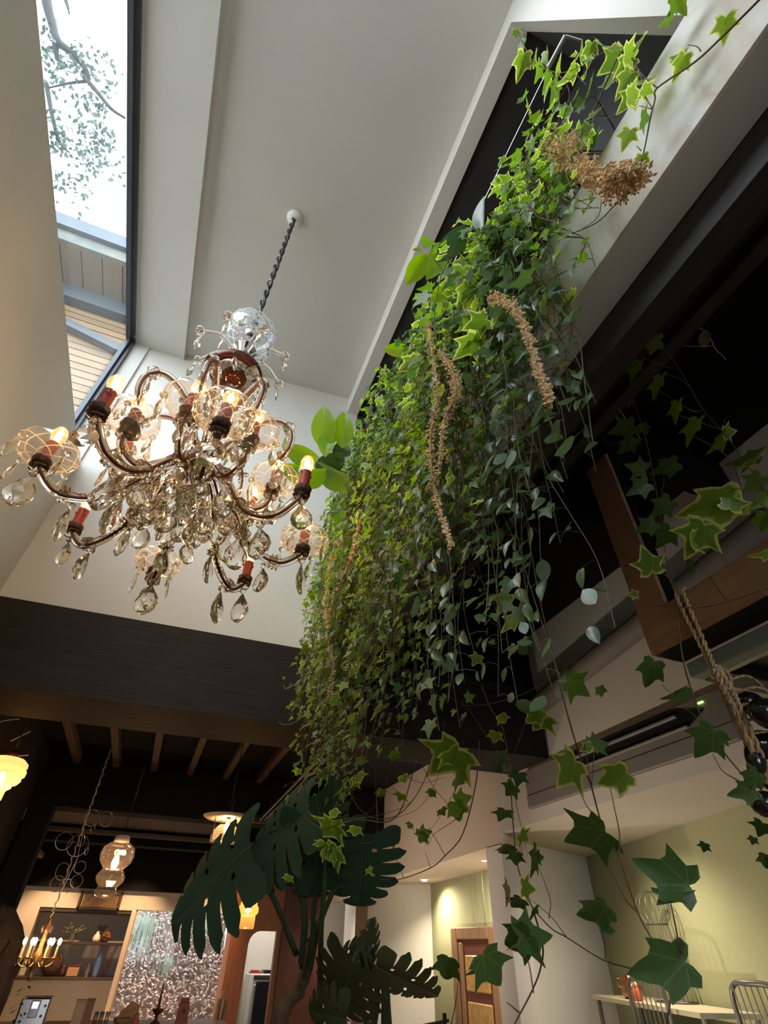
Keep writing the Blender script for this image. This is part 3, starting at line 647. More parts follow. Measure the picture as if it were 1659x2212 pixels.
def arm(deg, R, zc_, low, bowl, tier):
    a = math.radians(deg)
    if tier == 0: prof = [(.045, 1.31, 0), (.10, 1.27, 0), (.16, 1.17, 0), (.22, 1.07, 0), (.29, low, 0), (.36, low - .005, 0), (R - .012, low + .045, 0), (R, zc_ - .012, 0)]
    else: prof = [(.045, 1.33, 0), (.08, 1.30, 0), (.13, 1.23, 0), (.18, low, 0), (.225, low + .002, 0), (R - .008, low + .04, 0), (R, zc_ - .012, 0)]
    path = smooth_path(radial(a, prof), 7)
    mb = MB(); mb.tube(path, .0152, 10); o = mb.build('arm', ARMGLASS, ch, smooth=True)
    mb = MB(); mb.tube(path, .0040, 6); mb.build('arm_core', COPPER, o, smooth=True)
    for f in ((.42, .66, .97) if tier == 0 else (.5, .97)):
        i = int(f * (len(path) - 1)); p = path[i]; tg = (path[min(i + 1, len(path) - 1)] - path[i - 1]).normalized()
        mb = MB(); mb.lathe([(.0135, -.014), (.025, -.010), (.021, -.002), (.027, .005), (.0165, .014)], 10, p, axis=tg, ripple=lambda k, i_: 1 + .12 * (k % 2)); mb.build('collar', CRYSTAL, o)
    tip = Vector(radial(a, [(R, zc_, 0)])[0])
    h = bpy.data.objects.new('candle', None); C.objects.link(h); h.parent = ch; h.location = tip - WL[ch.name]; WL[h.name] = tip
    mb = MB(); mb.lathe([(0, -.014), (.016, -.014), (.024, -.006), (.027, .004), (.026, .012), (.020, .014), (0, .014)], 20, tip, ripple=lambda k, i_: 1 + .06 * (k % 2)); mb.build('candle_cup', CROWN, h)
    mb = MB(); mb.lathe([(.0175, .01), (.0175, .075), (.019, .082), (.016, .086), (0, .086)], 16, tip)
    for k in range(5):
        b = crng.uniform(0, 2 * PI); mb.ball(tip + Vector((.0175 * math.cos(b), .0175 * math.sin(b), crng.uniform(.05, .08))), .0045, 6, 5, (1, 1, 1.9))
    mb.build('candle_sleeve', WAX, h, smooth=True)
    mb = MB(); mb.lathe([(.010, .086), (.016, .094), (.0225, .115), (.0225, .132), (.016, .150), (.006, .160), (0, .162)], 16, tip); mb.build('bulb', BULB, h, smooth=True)
    mb = MB(); mb.lathe([(0, .100), (.007, .106), (.010, .120), (.008, .136), (0, .146)], 10, tip); mb.build('filament', FIL, h, smooth=True)
    lamp('bulb_light', tip + Vector((0, 0, .123)), 1.8, (1., .62, .30), .019, h)
    if bowl:
        uv_lathe([(.026, .008), (.05, .006), (.075, .018), (.088, .04), (.086, .062), (.072, .074)], 32, tip, 'glass_bowl', CUTGLASS, h, ripple=lambda k, i: 1 + (.05 * abs(math.sin(k * PI / 4)) if i > 2 else 0))
    if bowl:
        for k in range(4 if tier == 0 else 3):
            b = a + (k + .5) * 2 * PI / (4 if tier == 0 else 3); pendant(tip + Vector((.085 * math.cos(b), .085 * math.sin(b), .05)), False)
    pendant(tip + Vector((0, 0, -.02)), tier == 0)
    if tier == 0:
        pendant(Vector(radial(a, [(.30, low - .01, 0)])[0]), deg in outer[::2] or True); pendant(Vector(radial(a, [(.19, 1.10, 0)])[0]), True)
    else: pendant(Vector(radial(a, [(.20, low - .01, 0)])[0]), True)
for i, d in enumerate(outer): arm(d, .43, 1.10, 1.02, i % 2 == 0, 0)
for i, d in enumerate(inner): arm(d, .27, 1.29, 1.17, True, 1)
for d in (-148, -100, -62, -18, 20, 60, 115, 160):                       # glass crooks looping over the arms
    a = math.radians(d)
    path = smooth_path(radial(a, [(.05, 1.40, 0), (.10, 1.50, 0), (.17, 1.585, 0), (.25, 1.60, .0), (.30, 1.54, 0), (.305, 1.46, 0), (.28, 1.38, 0)]), 6)
    mb = MB(); mb.tube(path, .0138, 10); o = mb.build('crook', ARMGLASS, ch, smooth=True)
    mb = MB(); mb.tube(path, .0040, 6); mb.build('crook_core', COPPER, o, smooth=True)
    for f in (.3, .62, .98):
        i = int(f * (len(path) - 1)); tg = (path[min(i + 1, len(path) - 1)] - path[i - 1]).normalized()
        mb = MB(); mb.lathe([(.0125, -.011), (.024, -.007), (.024, .007), (.0125, .011)], 10, path[i], axis=tg, ripple=lambda k, i_: 1 + .12 * (k % 2)); mb.build('collar', CRYSTAL, o)
    pendant(path[-1], True); pendant(path[int(.6 * len(path))], False)
for k in range(8):                                                        # short plain arms of the crown
    a = 2 * PI * k / 8 + .35
    path = smooth_path(radial(a, [(.03, 2.03, 0), (.08, 2.09, 0), (.13, 2.10, 0), (.18, 2.06, 0), (.205, 2.05, 0)]), 5)
    mb = MB(); mb.tube(path, .0100, 8); o = mb.build('crown_arm', ARMGLASS, ch, smooth=True)
    place(ROSE, 'rosette', ch, Matrix.Translation(path[-1])); place(ROSE, 'rosette', ch, Matrix.Translation(path[-1] + Vector((0, 0, -.02))) )
    pendant(path[-1] + Vector((0, 0, -.02)), False); pendant(Vector(radial(a + .3, [(.12, 1.93, 0)])[0]), k % 2 == 0)
    pendant(Vector(radial(a + .2, [(.115, 2.21, 0)])[0]), False, drop=.01)
for k in range(22):                                                       # skirt of crystals under the hub
    a = 2 * PI * k / 11 + (k // 11) * .3; r = .13 if k < 11 else .07
    pendant(Vector(radial(a, [(r, 1.19 if k < 11 else 1.16, 0)])[0]), True, swing=.25)
pendant((AX.x, AX.y, E + 1.20), True)
for k in range(8):                                                        # bead strings from the stem to the outer arms
    a0 = math.radians(outer[k]); m = MB(); n = 16
    A = Vector(radial(a0, [(.06, 1.42, 0)])[0]); B = Vector(radial(a0, [(.29, 1.03, 0)])[0])
    for i in range(n):
        s = (i + .5) / n; p = A.lerp(B, s) + Vector((0, 0, -.10 * 4 * s * (1 - s))); m.lathe([(.002, -.008), (.008, -.003), (.008, .003), (.002, .008)], 7, p)
    tag(m.build('bead_string', CRYSTAL, ch), kind='stuff')

# ------------------------------------------------------------------ lamps of the dark room
def cord(name, parent, x, y, za, zb, mat=BLACK, r=.003):
    m = MB(); m.tube([(x, y, za), (x, y, (za + zb) / 2), (x, y, zb)], r, 6); return m.build(name, mat, parent, smooth=True)
def lamp_bulb(parent, p, s=1., power=6., gm=FIL_SMALL, col=(1., .58, .28)):
    m = MB(); m.lathe([(0, -.040 * s), (.012 * s, -.032 * s), (.018 * s, -.012 * s), (.014 * s, .010 * s), (.008 * s, .026 * s), (0, .03 * s)], 14, p); m.build('bulb', gm, parent, smooth=True)
    lamp('lamp_light', p + Vector((0, 0, -.008)), power, col, .036 * s, parent)
CEIL = E + 1.30
AMBER = thin_glass('amber_glass', (1., .80, .52), gloss=.08, frost=.25, cutcol=(.95, .6, .25))
PINKGLASS = thin_glass('pinkish_glass', (1., .95, .92), gloss=.16, frost=.05, cutcol=(.9, .75, .68))
MILK = thin_glass('milk_glass', (1., .9, .72), gloss=.06, frost=.8, cutcol=(.95, .75, .50))
# three-bulge clear lantern
p = Vector((-.172, 4.0, E + .345))
t = thing('pendant_lamp', 'three tiered clear glass pendant hanging above the dark framed picture', 'lamp', (p.x, p.y, p.z - .15))
cord('cord', t, p.x, p.y, CEIL, p.z + .15); m = MB(); m.lathe([(0, .16), (.03, .16), (.042, .155), (.044, .125), (0, .125)], 20, p); m.build('cap', pbr('pale_cap', (.6, .5, .45), .4), t, smooth=True)
uv_lathe([(.042, .125), (.06, .118), (.088, .095), (.096, .06), (.088, .025), (.065, .0), (.056, -.012), (.070, -.03), (.080, -.05), (.074, -.072), (.056, -.09), (.052, -.098), (.060, -.108), (.064, -.122), (.056, -.140), (.03, -.15), (0, -.15)], 32, p, 'lantern_glass', PINKGLASS, t, ripple=lambda k, i: 1 + .025 * math.sin(k * PI / 2))
lamp_bulb(t, p + Vector((0, 0, .03)), 1.15, 4.)
# enamel shade
p = Vector((.465, 4.2, E + .655))
t = thing('pendant_lamp', 'wide shallow enamel pendant shade lit behind the big monstera leaf', 'lamp', (p.x, p.y, p.z - .12))
cord('cord', t, p.x, p.y, CEIL, p.z + .10); m = MB(); m.torus((p.x, p.y, p.z + .12), .018, .003, (0, 1, 0), 14, 5); m.tube([(p.x, p.y, p.z + .02), (p.x, p.y, p.z + .10)], .016, 10); m.build('hook', BLACK, t)
m = MB(); m.lathe([(0, .040), (.03, .036), (.09, .028), (.15, .022), (.172, .026), (.178, .034), (.176, .028), (.15, .016), (.088, .020), (.03, .028), (0, .030)], 36, p); m.build('shade', pbr('cream_enamel', (.62, .55, .40), .35), t, smooth=True)
m = MB(); m.lathe([(.055, -.02), (.085, -.05), (.098, -.09), (.096, -.12), (.093, -.12), (.094, -.09), (.082, -.052), (.052, -.022)], 28, p); m.build('inner_glass', thin_glass('lamp_chimney', (1, .93, .8), gloss=.1, frost=.1), t, smooth=True)
for k in range(4):
    a = k * PI / 2 + .4; m = MB(); m.tube([(p.x + .1 * math.cos(a), p.y + .1 * math.sin(a), p.z + .03), (p.x + .1 * math.cos(a), p.y + .1 * math.sin(a), p.z - .12)], .003, 5); m.build('guard_wire', BLACK, t)
lamp_bulb(t, p + Vector((0, 0, -.03)), 1.2, 5.)
# tiered milk glass
p = Vector((-.86, 3.6, E + .70))
t = thing('pendant_lamp', 'stepped milk glass pendant glowing at the left edge below the beam', 'lamp', (p.x, p.y, p.z - .13))
cord('cord', t, p.x, p.y, CEIL, p.z + .10); m = MB(); m.lathe([(0, .11), (.02, .11), (.03, .095), (.03, .07), (0, .07)], 16, p); m.build('cap', CROWN, t, smooth=True)
m = MB(); m.lathe([(.03, .075), (.075, .07), (.10, .05), (.103, .035), (.098, .028), (.108, .012), (.106, -.01), (.094, -.018), (.098, -.032), (.084, -.052), (.066, -.058), (.066, -.07), (.048, -.085), (.046, -.095), (.046, -.13), (.040, -.135)], 32, p); m.build('shade', MILK, t, smooth=True)
lamp_bulb(t, p + Vector((0, 0, -.025)), 1.1, 2.5)
# amber ribbed glass
p = Vector((.835, 5.0, E + .20))
t = thing('pendant_lamp', 'small ribbed amber glass pendant in front of the orange wooden wall', 'lamp', (p.x, p.y, p.z - .1))
cord('cord', t, p.x, p.y, CEIL, p.z + .12); m = MB(); m.lathe([(0, .13), (.015, .13), (.02, .12), (.035, .095), (.034, .08), (0, .085)], 16, p); m.build('cap', pbr('orange_cap', (.65, .22, .08), .4), t, smooth=True)
uv_lathe([(.03, .088), (.05, .08), (.062, .055), (.060, .045), (.074, .03), (.076, .0), (.068, -.012), (.056, -.018), (.06, -.03), (.058, -.095), (.052, -.1)], 40, p, 'ribbed_glass', AMBER, t, ripple=lambda k, i: 1 + .05 * (k % 2))
lamp_bulb(t, p + Vector((0, 0, .02)), .8, 4.)
# small brass candelabra
p = Vector((-.462, 4.5, E - .03))
t = thing('candelabra', 'small brass candle chandelier hanging in front of the shelf recess', 'chandelier', (p.x, p.y, p.z - .2))
BRASS = pbr('brass', (.42, .24, .09), .35, metal=.9)
m = MB(); m.tube([(p.x + .006 * math.sin(i * 2.1), p.y + .006 * math.cos(i * 2.1), CEIL + (p.z + .13 - CEIL) * i / 60) for i in range(61)], .004, 5); m.build('cord', pbr('jute_cord', (.40, .27, .15), .9), t)
m = MB(); m.lathe([(.006, .14), (.012, .12), (.02, .09), (.010, .06), (.012, 0), (.024, -.03), (.030, -.06), (.018, -.09), (.008, -.12), (.014, -.135), (0, -.15)], 14, p); m.build('stem', BRASS, t, smooth=True)
for k in range(6):
    a = 2 * PI * k / 6 + .2; c, s = math.cos(a), math.sin(a)
    m = MB(); path = smooth_path([(p.x + r * c, p.y + r * s, p.z + z) for r, z in ((.02, -.06), (.055, -.085), (.09, -.07), (.095, -.045))], 4); m.tube(path, .004, 6)
    m.lathe([(.004, -.005), (.018, .0), (.016, .004), (0, .004)], 10, path[-1]); o = m.build('arm', BRASS, t, smooth=True)
    m = MB(); m.tube([path[-1], path[-1] + Vector((0, 0, .055))], .007, 8); m.build('candle', pbr('cream_candle_%d' % k, (.6, .38, .2), .5), o)
    m = MB(); m.ball(path[-1] + Vector((0, 0, .075)), .011, 8, 6, (1, 1, 1.7)); m.build('flame_bulb', glow('candle_glow_%d' % k, (1., .62, .35), 30.), o)
    m = MB(); m.lathe([(.001, -.02), (.008, -.008), (.003, .004)], 6, path[-1] + Vector((0, 0, -.02))); m.build('drop', CRYSTAL, o)
lamp('lamp_light', p + Vector((0, 0, .06)), 6., (1., .55, .28), .06, t)
for k in range(4):
    a = 2 * PI * k / 4; m = MB(); m.lathe([(.002, -.03), (.008, -.012), (.003, .006)], 6, p + Vector((.025 * math.cos(a), .025 * math.sin(a), .10))); m.build('drop', CRYSTAL, t)
m = MB()
for k in range(14):
    a = k * 1.3; b = p + Vector((.02 * math.cos(a), .02 * math.sin(a), -.15 - .014 * k)); d = Vector((math.cos(a), math.sin(a), -.5)) * .035; w = Vector((-math.sin(a), math.cos(a), 0)) * .01
    m.add([b, b + d * .6 + w, b + d, b + d * .6 - w], [(0, 1, 2), (0, 2, 3)])
tag(m.build('dried_leaf_string', pbr('dull_green_leaf', (.06, .12, .05), .6), t), kind='stuff')

# mobile of wire hoops
t = thing('wire_hoop_mobile', 'hanging mobile of thin metal hoops below the pale rail', 'decoration', (-.48, 4.8, E + .72))
HOOP = pbr('dull_silver_wire', (.42, .38, .33), .35, metal=.9)
m = MB(); m.tube([(-.50, 4.8, CEIL), (-.495, 4.8, E + .72)], .002, 5); m.tube([(-.50, 4.8, E + .72), (-.46, 4.79, E + .45), (-.50, 4.8, E + .15)], .0018, 5); m.build('hanging_wire', HOOP, t)
for x, z, r, ty in ((-.585, .545, .055, .3), (-.487, .525, .068, .2), (-.475, .555, .035, 1.0), (-.43, .64, .03, 1.2), (-.525, .37, .05, .7), (-.425, .40, .036, .2), (-.415, .32, .038, .3), (-.53, .30, .045, .4), (-.47, .29, .04, .1), (-.46, .70, .055, .5), (-.36, .70, .05, .6), (-.42, .50, .03, 1.3)):
    m = MB(); m.torus((-.0 + x, 4.8, E + z), r, .0024, (math.sin(ty), -math.cos(ty), .1), 28, 5); m.build('hoop', HOOP, t)
# pipes on the ceiling
m = MB(); m.tube([(.845, 3.22, E + .90), (.90, 5.59, E + .90)], .014, 8); m.tube([(.885, 3.22, E + .90), (.94, 5.59, E + .90)], .010, 8)
m.box(.83, 5.5, E + .88, .96, 5.59, E + .94); tag(m.build('ceiling_conduit', BLACK, origin=(.85, 4, E + .9)), 'pair of black conduits running under the ceiling above the monstera', 'pipe')
m = MB(); m.bbox(-1.02, 5.9, E + .60, -.93, 6.6, E + .64, .004); tag(m.build('ceiling_lath', JOISTWOOD, origin=(-1, 6.2, E + .6)), 'short pale lath on the dark side beside the wire hoops', 'lath')
m = MB()
m.tube(smooth_path([(-1.02, 3.35, E + .83), (-.93, 3.38, E + .90), (-.86, 3.40, E + .93)], 5), .003, 5); m.tube([(-.90, 3.6, E + .86), (-.83, 3.62, E + .93)], .003, 5); m.tube([(-.93, 3.9, E + .85), (-.85, 3.92, E + .87)], .004, 5)
tag(m.build('loose_cable', pbr('white_cable', (.55, .5, .45), .5), origin=(-.95, 3.5, E + .86)), 'loose pale wires catching light above the milk glass lamp', 'wire')
# rough dark trunk at the left
t = thing('driftwood_trunk', 'rough dark trunk standing at the left edge beside the shelf recess', 'trunk', (-.86, 5.0, 0))
r2 = random.Random(2); TR = pbr('rough_dark_bark', (.035, .022, .014), .95, noise=.6, nscale=16., bump=1.)
m = MB(); prof = [(.20, 0), (.22, .4), (.24, .8), (.25, 1.05), (.245, 1.2), (.24, 1.3), (.19, 1.38), (.10, 1.47), (0, 1.5)]
jit = [[1 + r2.uniform(-.07, .07) for _ in range(28)] for _ in prof]
m.lathe([(r, z) for r, z in prof], 28, (-.86, 5.0, 0), ripple=lambda k, i: jit[i][k]); m.build('bark', TR, t)
for k in range(5):
    a = -1.2 + .4 * k; m = MB(); b = Vector((-.86 + .2 * math.cos(a), 5.0 + .2 * math.sin(a), E - .05 - .05 * k)); m.tube([b, b + Vector((.05 * math.cos(a), .05 * math.sin(a), .05)), b + Vector((.075 * math.cos(a), .075 * math.sin(a), .11))], [.03, .018, .006], 7); m.build('branch_stub', TR, t)

# ------------------------------------------------------------------ shelf recess and what stands on it
for z, x0, lb in ((.0, -.90, 'upper dark shelf board in the wall recess'), (-.285, -.968, 'lower dark shelf board in the wall recess'), (.272, -.968, 'dark top board closing the wall recess')):
    m = MB(); m.bbox(x0, BY - .01, E + z - .02, -.005, BY + .279, E + z + .006, .004); tag(m.build('shelf_board', pbr('shelf_wood_%d' % int(z * 1000 + 999), (.05, .03, .018), .5, noise=.4, nscale=5., stretch=(1, 10, 10)), origin=(-.5, BY + .1, E + z)), lb, 'shelf')
def S(x, dz=0.006): return Vector((x, BY + .05, E + dz))
t = thing('framed_picture', 'dark framed picture with a gilt panel standing on the recess top', 'picture', (-.38, BY - .06, E + .278))
m = MB()
for a in ((-.60, .28, -.15, .305), (-.60, .42, -.15, .445), (-.60, .28, -.57, .445), (-.18, .28, -.15, .445)): m.bbox(a[0], BY - .07, E + a[1], a[2], BY - .03, E + a[3], .005)
m.build('frame', pbr('dark_frame', (.05, .025, .012), .4), t); m = MB(); m.box(-.57, BY - .045, E + .305, -.18, BY - .035, E + .42); m.build('gilt_panel', pbr('gilt_panel', (.30, .15, .05), .35, metal=.5, noise=.5, nscale=30.), t)
m = MB(); m.bbox(-.565, BY - .055, E + .306, -.555, BY - .045, E + .42, .002); m.build('gilt_slip', pbr('gold', (.8, .5, .15), .25, metal=1.), t)
t = thing('sprig_vase', 'glass vase of leafy green sprigs on the upper shelf', 'vase', S(-.55)); m = MB(); m.lathe([(.0, 0), (.025, 0), (.03, .02), (.022, .045), (.014, .06), (.016, .066)], 14, S(-.55)); m.build('vase', thin_glass('vase_glass', (.85, .95, .88), gloss=.15, frost=.15), t, smooth=True)
m = MB(); fl = MB()
for k in range(9):
    a = k * .7; e = S(-.55) + Vector((.11 * math.cos(a) - .01, .03 * math.sin(a), .11 + .04 * math.sin(k * 2.3))); m.tube([S(-.55, .05), S(-.55, .09).lerp(e, .5), e], .0018, 4)
    for j in range(5): q = S(-.55, .07).lerp(e, .5 + j * .12); d = Vector((math.cos(a + j * 2), .3 * math.sin(j), .7)) * .022; w = Vector((.007, 0, -.004)); fl.add([q, q + d * .5 + w, q + d, q + d * .5 - w], [(0, 1, 2), (0, 2, 3)])
m.build('stems', pbr('sprig_stem', (.12, .13, .05), .6), t); tag(fl.build('leaves', pbr('sprig_leaf', (.16, .20, .08), .6), t), kind='stuff')
t = thing('bottle_vase', 'small white bottle vase on the upper shelf', 'vase', S(-.30)); m = MB(); m.lathe([(0, 0), (.035, 0), (.042, .03), (.03, .06), (.014, .078), (.018, .09), (.012, .09)], 18, S(-.30)); m.build('body', pbr('white_ceramic', (.75, .68, .6), .3), t, smooth=True)
t = thing('flower_jar', 'round jar of dried orange blooms on the upper shelf', 'jar', S(-.205)); m = MB(); m.lathe([(0, 0), (.028, 0), (.032, .02), (.026, .035)], 14, S(-.205)); m.build('jar', CROWN, t, smooth=True)
m = MB()
for k in range(40): a = k * 2.4; ph = k / 40 * 1.5; d = Vector((math.cos(a) * math.cos(ph), math.sin(a) * math.cos(ph), math.sin(ph))); m.tube([S(-.205, .05), S(-.205, .05) + d * .05], [.002, .004], 4)
tag(m.build('dried_bloom', pbr('orange_bloom', (.45, .20, .06), .7), t), kind='stuff')
t = thing('glass_dish', 'clear footed dish behind the white bottle vase', 'dish', S(-.27) + Vector((0, .12, 0))); m = MB(); m.lathe([(.03, 0), (.008, .01), (.008, .09), (.045, .12), (.06, .15)], 18, S(-.27) + Vector((0, .12, 0))); m.build('dish', thin_glass('dish_glass', (.95, .93, .88), gloss=.2, frost=.1), t, smooth=True)
Z2 = -.279
t = thing('round_basket', 'large dark round basket on the lower shelf', 'basket', S(-.655, Z2)); m = MB(); m.ball(S(-.655, Z2 + .085), .098, 18, 12, (1, .9, .86)); m.build('body', pbr('dark_weave', (.075, .03, .02), .7, noise=.5, nscale=60., stretch=(1, 1, 4), bump=.8), t, smooth=True); m = MB(); m.torus(S(-.64, Z2 + .14) + Vector((0, -.03, 0)), .06, .008, (.2, -.6, .7), 22, 6); m.build('rim', pbr('basket_rim', (.10, .045, .03), .7), t)
t = thing('carved_figure', 'small dark carved figure beside the round basket', 'figurine', S(-.535, Z2)); m = MB(); m.lathe([(0, 0), (.024, 0), (.02, .03), (.026, .05), (.014, .065), (.018, .078), (.010, .092), (0, .095)], 12, S(-.535, Z2)); m.build('body', CROWN, t, smooth=True)
t = thing('trinket_box', 'brown carved box tilted open on the lower shelf', 'box', S(-.43, Z2)); m = MB(); m.bbox(-.49, BY + .01, E + Z2, -.375, BY + .09, E + Z2 + .075, .006); m.build('box', BROWNWOOD, t); m = MB(); m.hexa([(-.49, BY + .02, E + Z2 + .076), (-.37, BY + .02, E + Z2 + .086), (-.37, BY + .09, E + Z2 + .090), (-.49, BY + .09, E + Z2 + .080), (-.49, BY + .02, E + Z2 + .088), (-.36, BY + .02, E + Z2 + .106), (-.36, BY + .09, E + Z2 + .11), (-.49, BY + .09, E + Z2 + .092)]); m.build('lid', CROWN, t)
t = thing('clear_bottle', 'small clear bottle with gold base beside the blue vase', 'bottle', S(-.29, Z2)); m = MB(); m.lathe([(0, .012), (.022, .012), (.024, .06), (.010, .08), (.010, .105)], 14, S(-.29, Z2)); m.build('body', thin_glass('bottle_glass', (.9, .9, .82), gloss=.25, frost=.1), t, smooth=True); m = MB(); m.lathe([(0, 0), (.026, 0), (.026, .012), (0, .012)], 14, S(-.29, Z2)); m.build('base', BRASS, t)
t = thing('blue_vase', 'blue faceted vase on the lower shelf', 'vase', S(-.205, Z2)); m = MB(); m.lathe([(0, 0), (.036, 0), (.046, .07), (.038, .14), (.016, .162), (.014, .175), (0, .175)], 6, S(-.205, Z2)); m.build('body', pbr('blue_glaze', (.06, .10, .26), .35), t); m = MB(); m.lathe([(.012, .175), (.016, .178), (.012, .19), (0, .19)], 8, S(-.205, Z2)); m.build('stopper', pbr('blue_stopper', (.05, .08, .2), .3), t)
t = thing('twisted_figure', 'slim twisted dark figure beside the blue vase', 'figurine', S(-.11, Z2)); m = MB(); m.tube(smooth_path([S(-.11, Z2 + .008), S(-.12, Z2 + .05), S(-.10, Z2 + .10), S(-.115, Z2 + .15), S(-.10, Z2 + .20)], 5), [.008] * 8 + [.011] * 6 + [.005] * 7, 7); m.build('body', CROWN, t, smooth=True); m = MB(); m.lathe([(0, 0), (.03, 0), (.03, .006), (0, .008)], 12, S(-.11, Z2)); m.build('foot', BLACK, t)

# ------------------------------------------------------------------ counter and the things on it
CT = E - .52
m = MB(); m.bbox(-1.5, 6.2, CT - .04, 1.05, 6.85, CT, .006); m.box(-1.45, 6.25, 0, 1.02, 6.8, CT - .04); tag(m.build('counter', LIGHTWOOD, origin=(0, 6.5, 0)), 'light wood counter in front of the shelf recess and picture window', 'counter')
t = thing('coffee_machine', 'brushed steel coffee machine with a small lit screen', 'machine', (-.55, 6.5, CT)); m = MB(); m.bbox(-.66, 6.42, CT, -.44, 6.66, CT + .17, .012); m.build('body', STEEL, t); m = MB(); m.bbox(-.58, 6.410, CT + .05, -.51, 6.421, CT + .155, .004); m.build('front_plate', pbr('plate_steel', (.35, .35, .36), .25, metal=1.), t)
m = MB(); m.box(-.568, 6.404, CT + .105, -.523, 6.4105, CT + .145); m.build('screen', glow('screen_glow', (.75, .7, 1.), 1.6), t)
for x, z in ((-.62, .03), (-.60, .075), (-.48, .06), (-.47, .12)): m = MB(); m.lathe([(0, 0), (.010, 0), (.010, .012), (0, .012)], 10, (x, 6.42, CT + z), axis=(0, -1, 0)); m.build('button', BLACK, t)
for x0, x1, h, mt, lb in ((-.245, -.165, .14, pbr('bleached_wood', (.62, .47, .33), .6), 'pale upright wooden box on the counter'), (-.16, -.10, .145, BROWNWOOD, 'dark brown upright box beside the pale wooden box')):
    t = thing('upright_box', lb, 'box', ((x0 + x1) / 2, 6.5, CT)); m = MB(); m.bbox(x0, 6.46, CT, x1, 6.56, CT + h, .004); m.build('box', mt, t); m = MB(); m.bbox(x0 - .003, 6.455, CT + h, x1 + .003, 6.565, CT + h + .012, .003); m.build('lid', mt, t)
for i, x in enumerate((-.06, -.015, .03)):
    t = thing('drinking_glass', ('leftmost', 'middle', 'rightmost')[i] + ' of the three clear glasses on the counter', 'glass', (x, 6.52, CT), 'clear glasses on the counter'); m = MB(); m.lathe([(0, .004), (.016, .004), (.017, .07), (.0185, .075), (.0185, 0), (0, 0)], 14, (x, 6.52, CT)); m.build('tumbler', thin_glass('tumbler_%d' % i, (.97, .96, .93), gloss=.25), t, smooth=True)
t = thing('paper_bag', 'folded brown paper bag leaning on the counter', 'bag', (.19, 6.4, CT)); m = MB(); m.hexa([(.09, 6.36, CT), (.25, 6.36, CT), (.25, 6.46, CT), (.09, 6.46, CT), (.13, 6.38, CT + .09), (.27, 6.38, CT + .12), (.27, 6.44, CT + .12), (.13, 6.44, CT + .09)]); m.build('bag', pbr('kraft_paper', (.45, .27, .14), .8), t); m = MB(); m.hexa([(.14, 6.37, CT + .09), (.27, 6.37, CT + .118), (.27, 6.45, CT + .118), (.14, 6.45, CT + .09), (.20, 6.39, CT + .15), (.30, 6.39, CT + .10), (.30, 6.43, CT + .10), (.20, 6.43, CT + .15)]); m.build('folded_flap', pbr('kraft_flap', (.55, .34, .18), .8), t)
t = thing('wooden_bowl', 'low wooden bowl in front of the paper bag', 'bowl', (.15, 6.28, CT)); m = MB(); m.lathe([(0, .004), (.03, .004), (.06, .03), (.07, .055), (.066, .055), (.055, .032), (0, .012)], 20, (.15, 6.28, CT)); m.build('bowl', BROWNWOOD, t, smooth=True)
t = thing('clay_hand', 'small terracotta ornament beside the wooden bowl', 'ornament', (.26, 6.3, CT)); m = MB(); m.lathe([(0, 0), (.024, 0), (.03, .03), (.018, .055), (.02, .07), (0, .095)], 12, (.26, 6.3, CT)); m.build('body', pbr('terracotta', (.42, .16, .09), .7), t, smooth=True)
t = thing('candlestick', 'dark wooden candlestick with a tall taper before the window', 'candlestick', (.425, 6.4, CT)); m = MB(); m.lathe([(0, 0), (.045, 0), (.04, .012), (.015, .03), (.014, .06), (.045, .085), (.048, .10), (.01, .10), (0, .1)], 18, (.425, 6.4, CT)); m.build('stick', CROWN, t, smooth=True); m = MB(); m.lathe([(.012, .10), (.011, .16), (.004, .26), (0, .265)], 10, (.425, 6.4, CT)); m.build('taper', REDBROWN, t, smooth=True)
t = thing('red_carton', 'tall red brown carton with a dark round emblem on the counter', 'box', (.64, 6.4, CT)); m = MB(); m.hexa([(.59, 6.36, CT), (.69, 6.36, CT), (.69, 6.43, CT), (.59, 6.43, CT), (.595, 6.37, CT + .14), (.68, 6.37, CT + .14), (.68, 6.42, CT + .14), (.595, 6.42, CT + .14)]); m.build('carton', pbr('red_card', (.26, .05, .025), .5), t); m = MB(); m.bbox(.60, 6.372, CT + .14, .675, 6.418, CT + .165, .004); m.build('carton_top', pbr('red_card_top', (.32, .07, .035), .5), t)
m = MB(); m.lathe([(0, 0), (.016, 0), (.016, .003), (0, .003)], 14, (.64, 6.3665, CT + .085), axis=(0, -1, 0)); m.build('emblem', CROWN, t)
for i, (x, h, mt) in enumerate(((1.00, .13, LIGHTWOOD), (1.035, .19, pbr('pale_board', (.6, .42, .25), .6)), (1.075, .12, BROWNWOOD))):
    m = MB(); m.hexa([(x - .012, 6.88, CT - .04), (x + .012, 6.88, CT - .04), (x + .012, 7.0, CT - .04), (x - .012, 7.0, CT - .04), (x, 6.9, CT + h), (x + .02, 6.9, CT + h), (x + .02, 6.98, CT + h), (x, 6.98, CT + h)]); tag(m.build('chopping_board', mt, origin=(x, 6.94, CT - .04)), ('short pale chopping board nearest the window', 'tallest chopping board of the leaning three', 'dark chopping board beside the orange wall')[i], 'board', 'leaning chopping boards')
m = MB(); m.box(.98, 6.86, 0, 1.12, 7.02, CT - .04); tag(m.build('board_stand', BROWNWOOD, origin=(1.05, 6.95, 0)), 'narrow wooden stand under the chopping boards', 'stand')
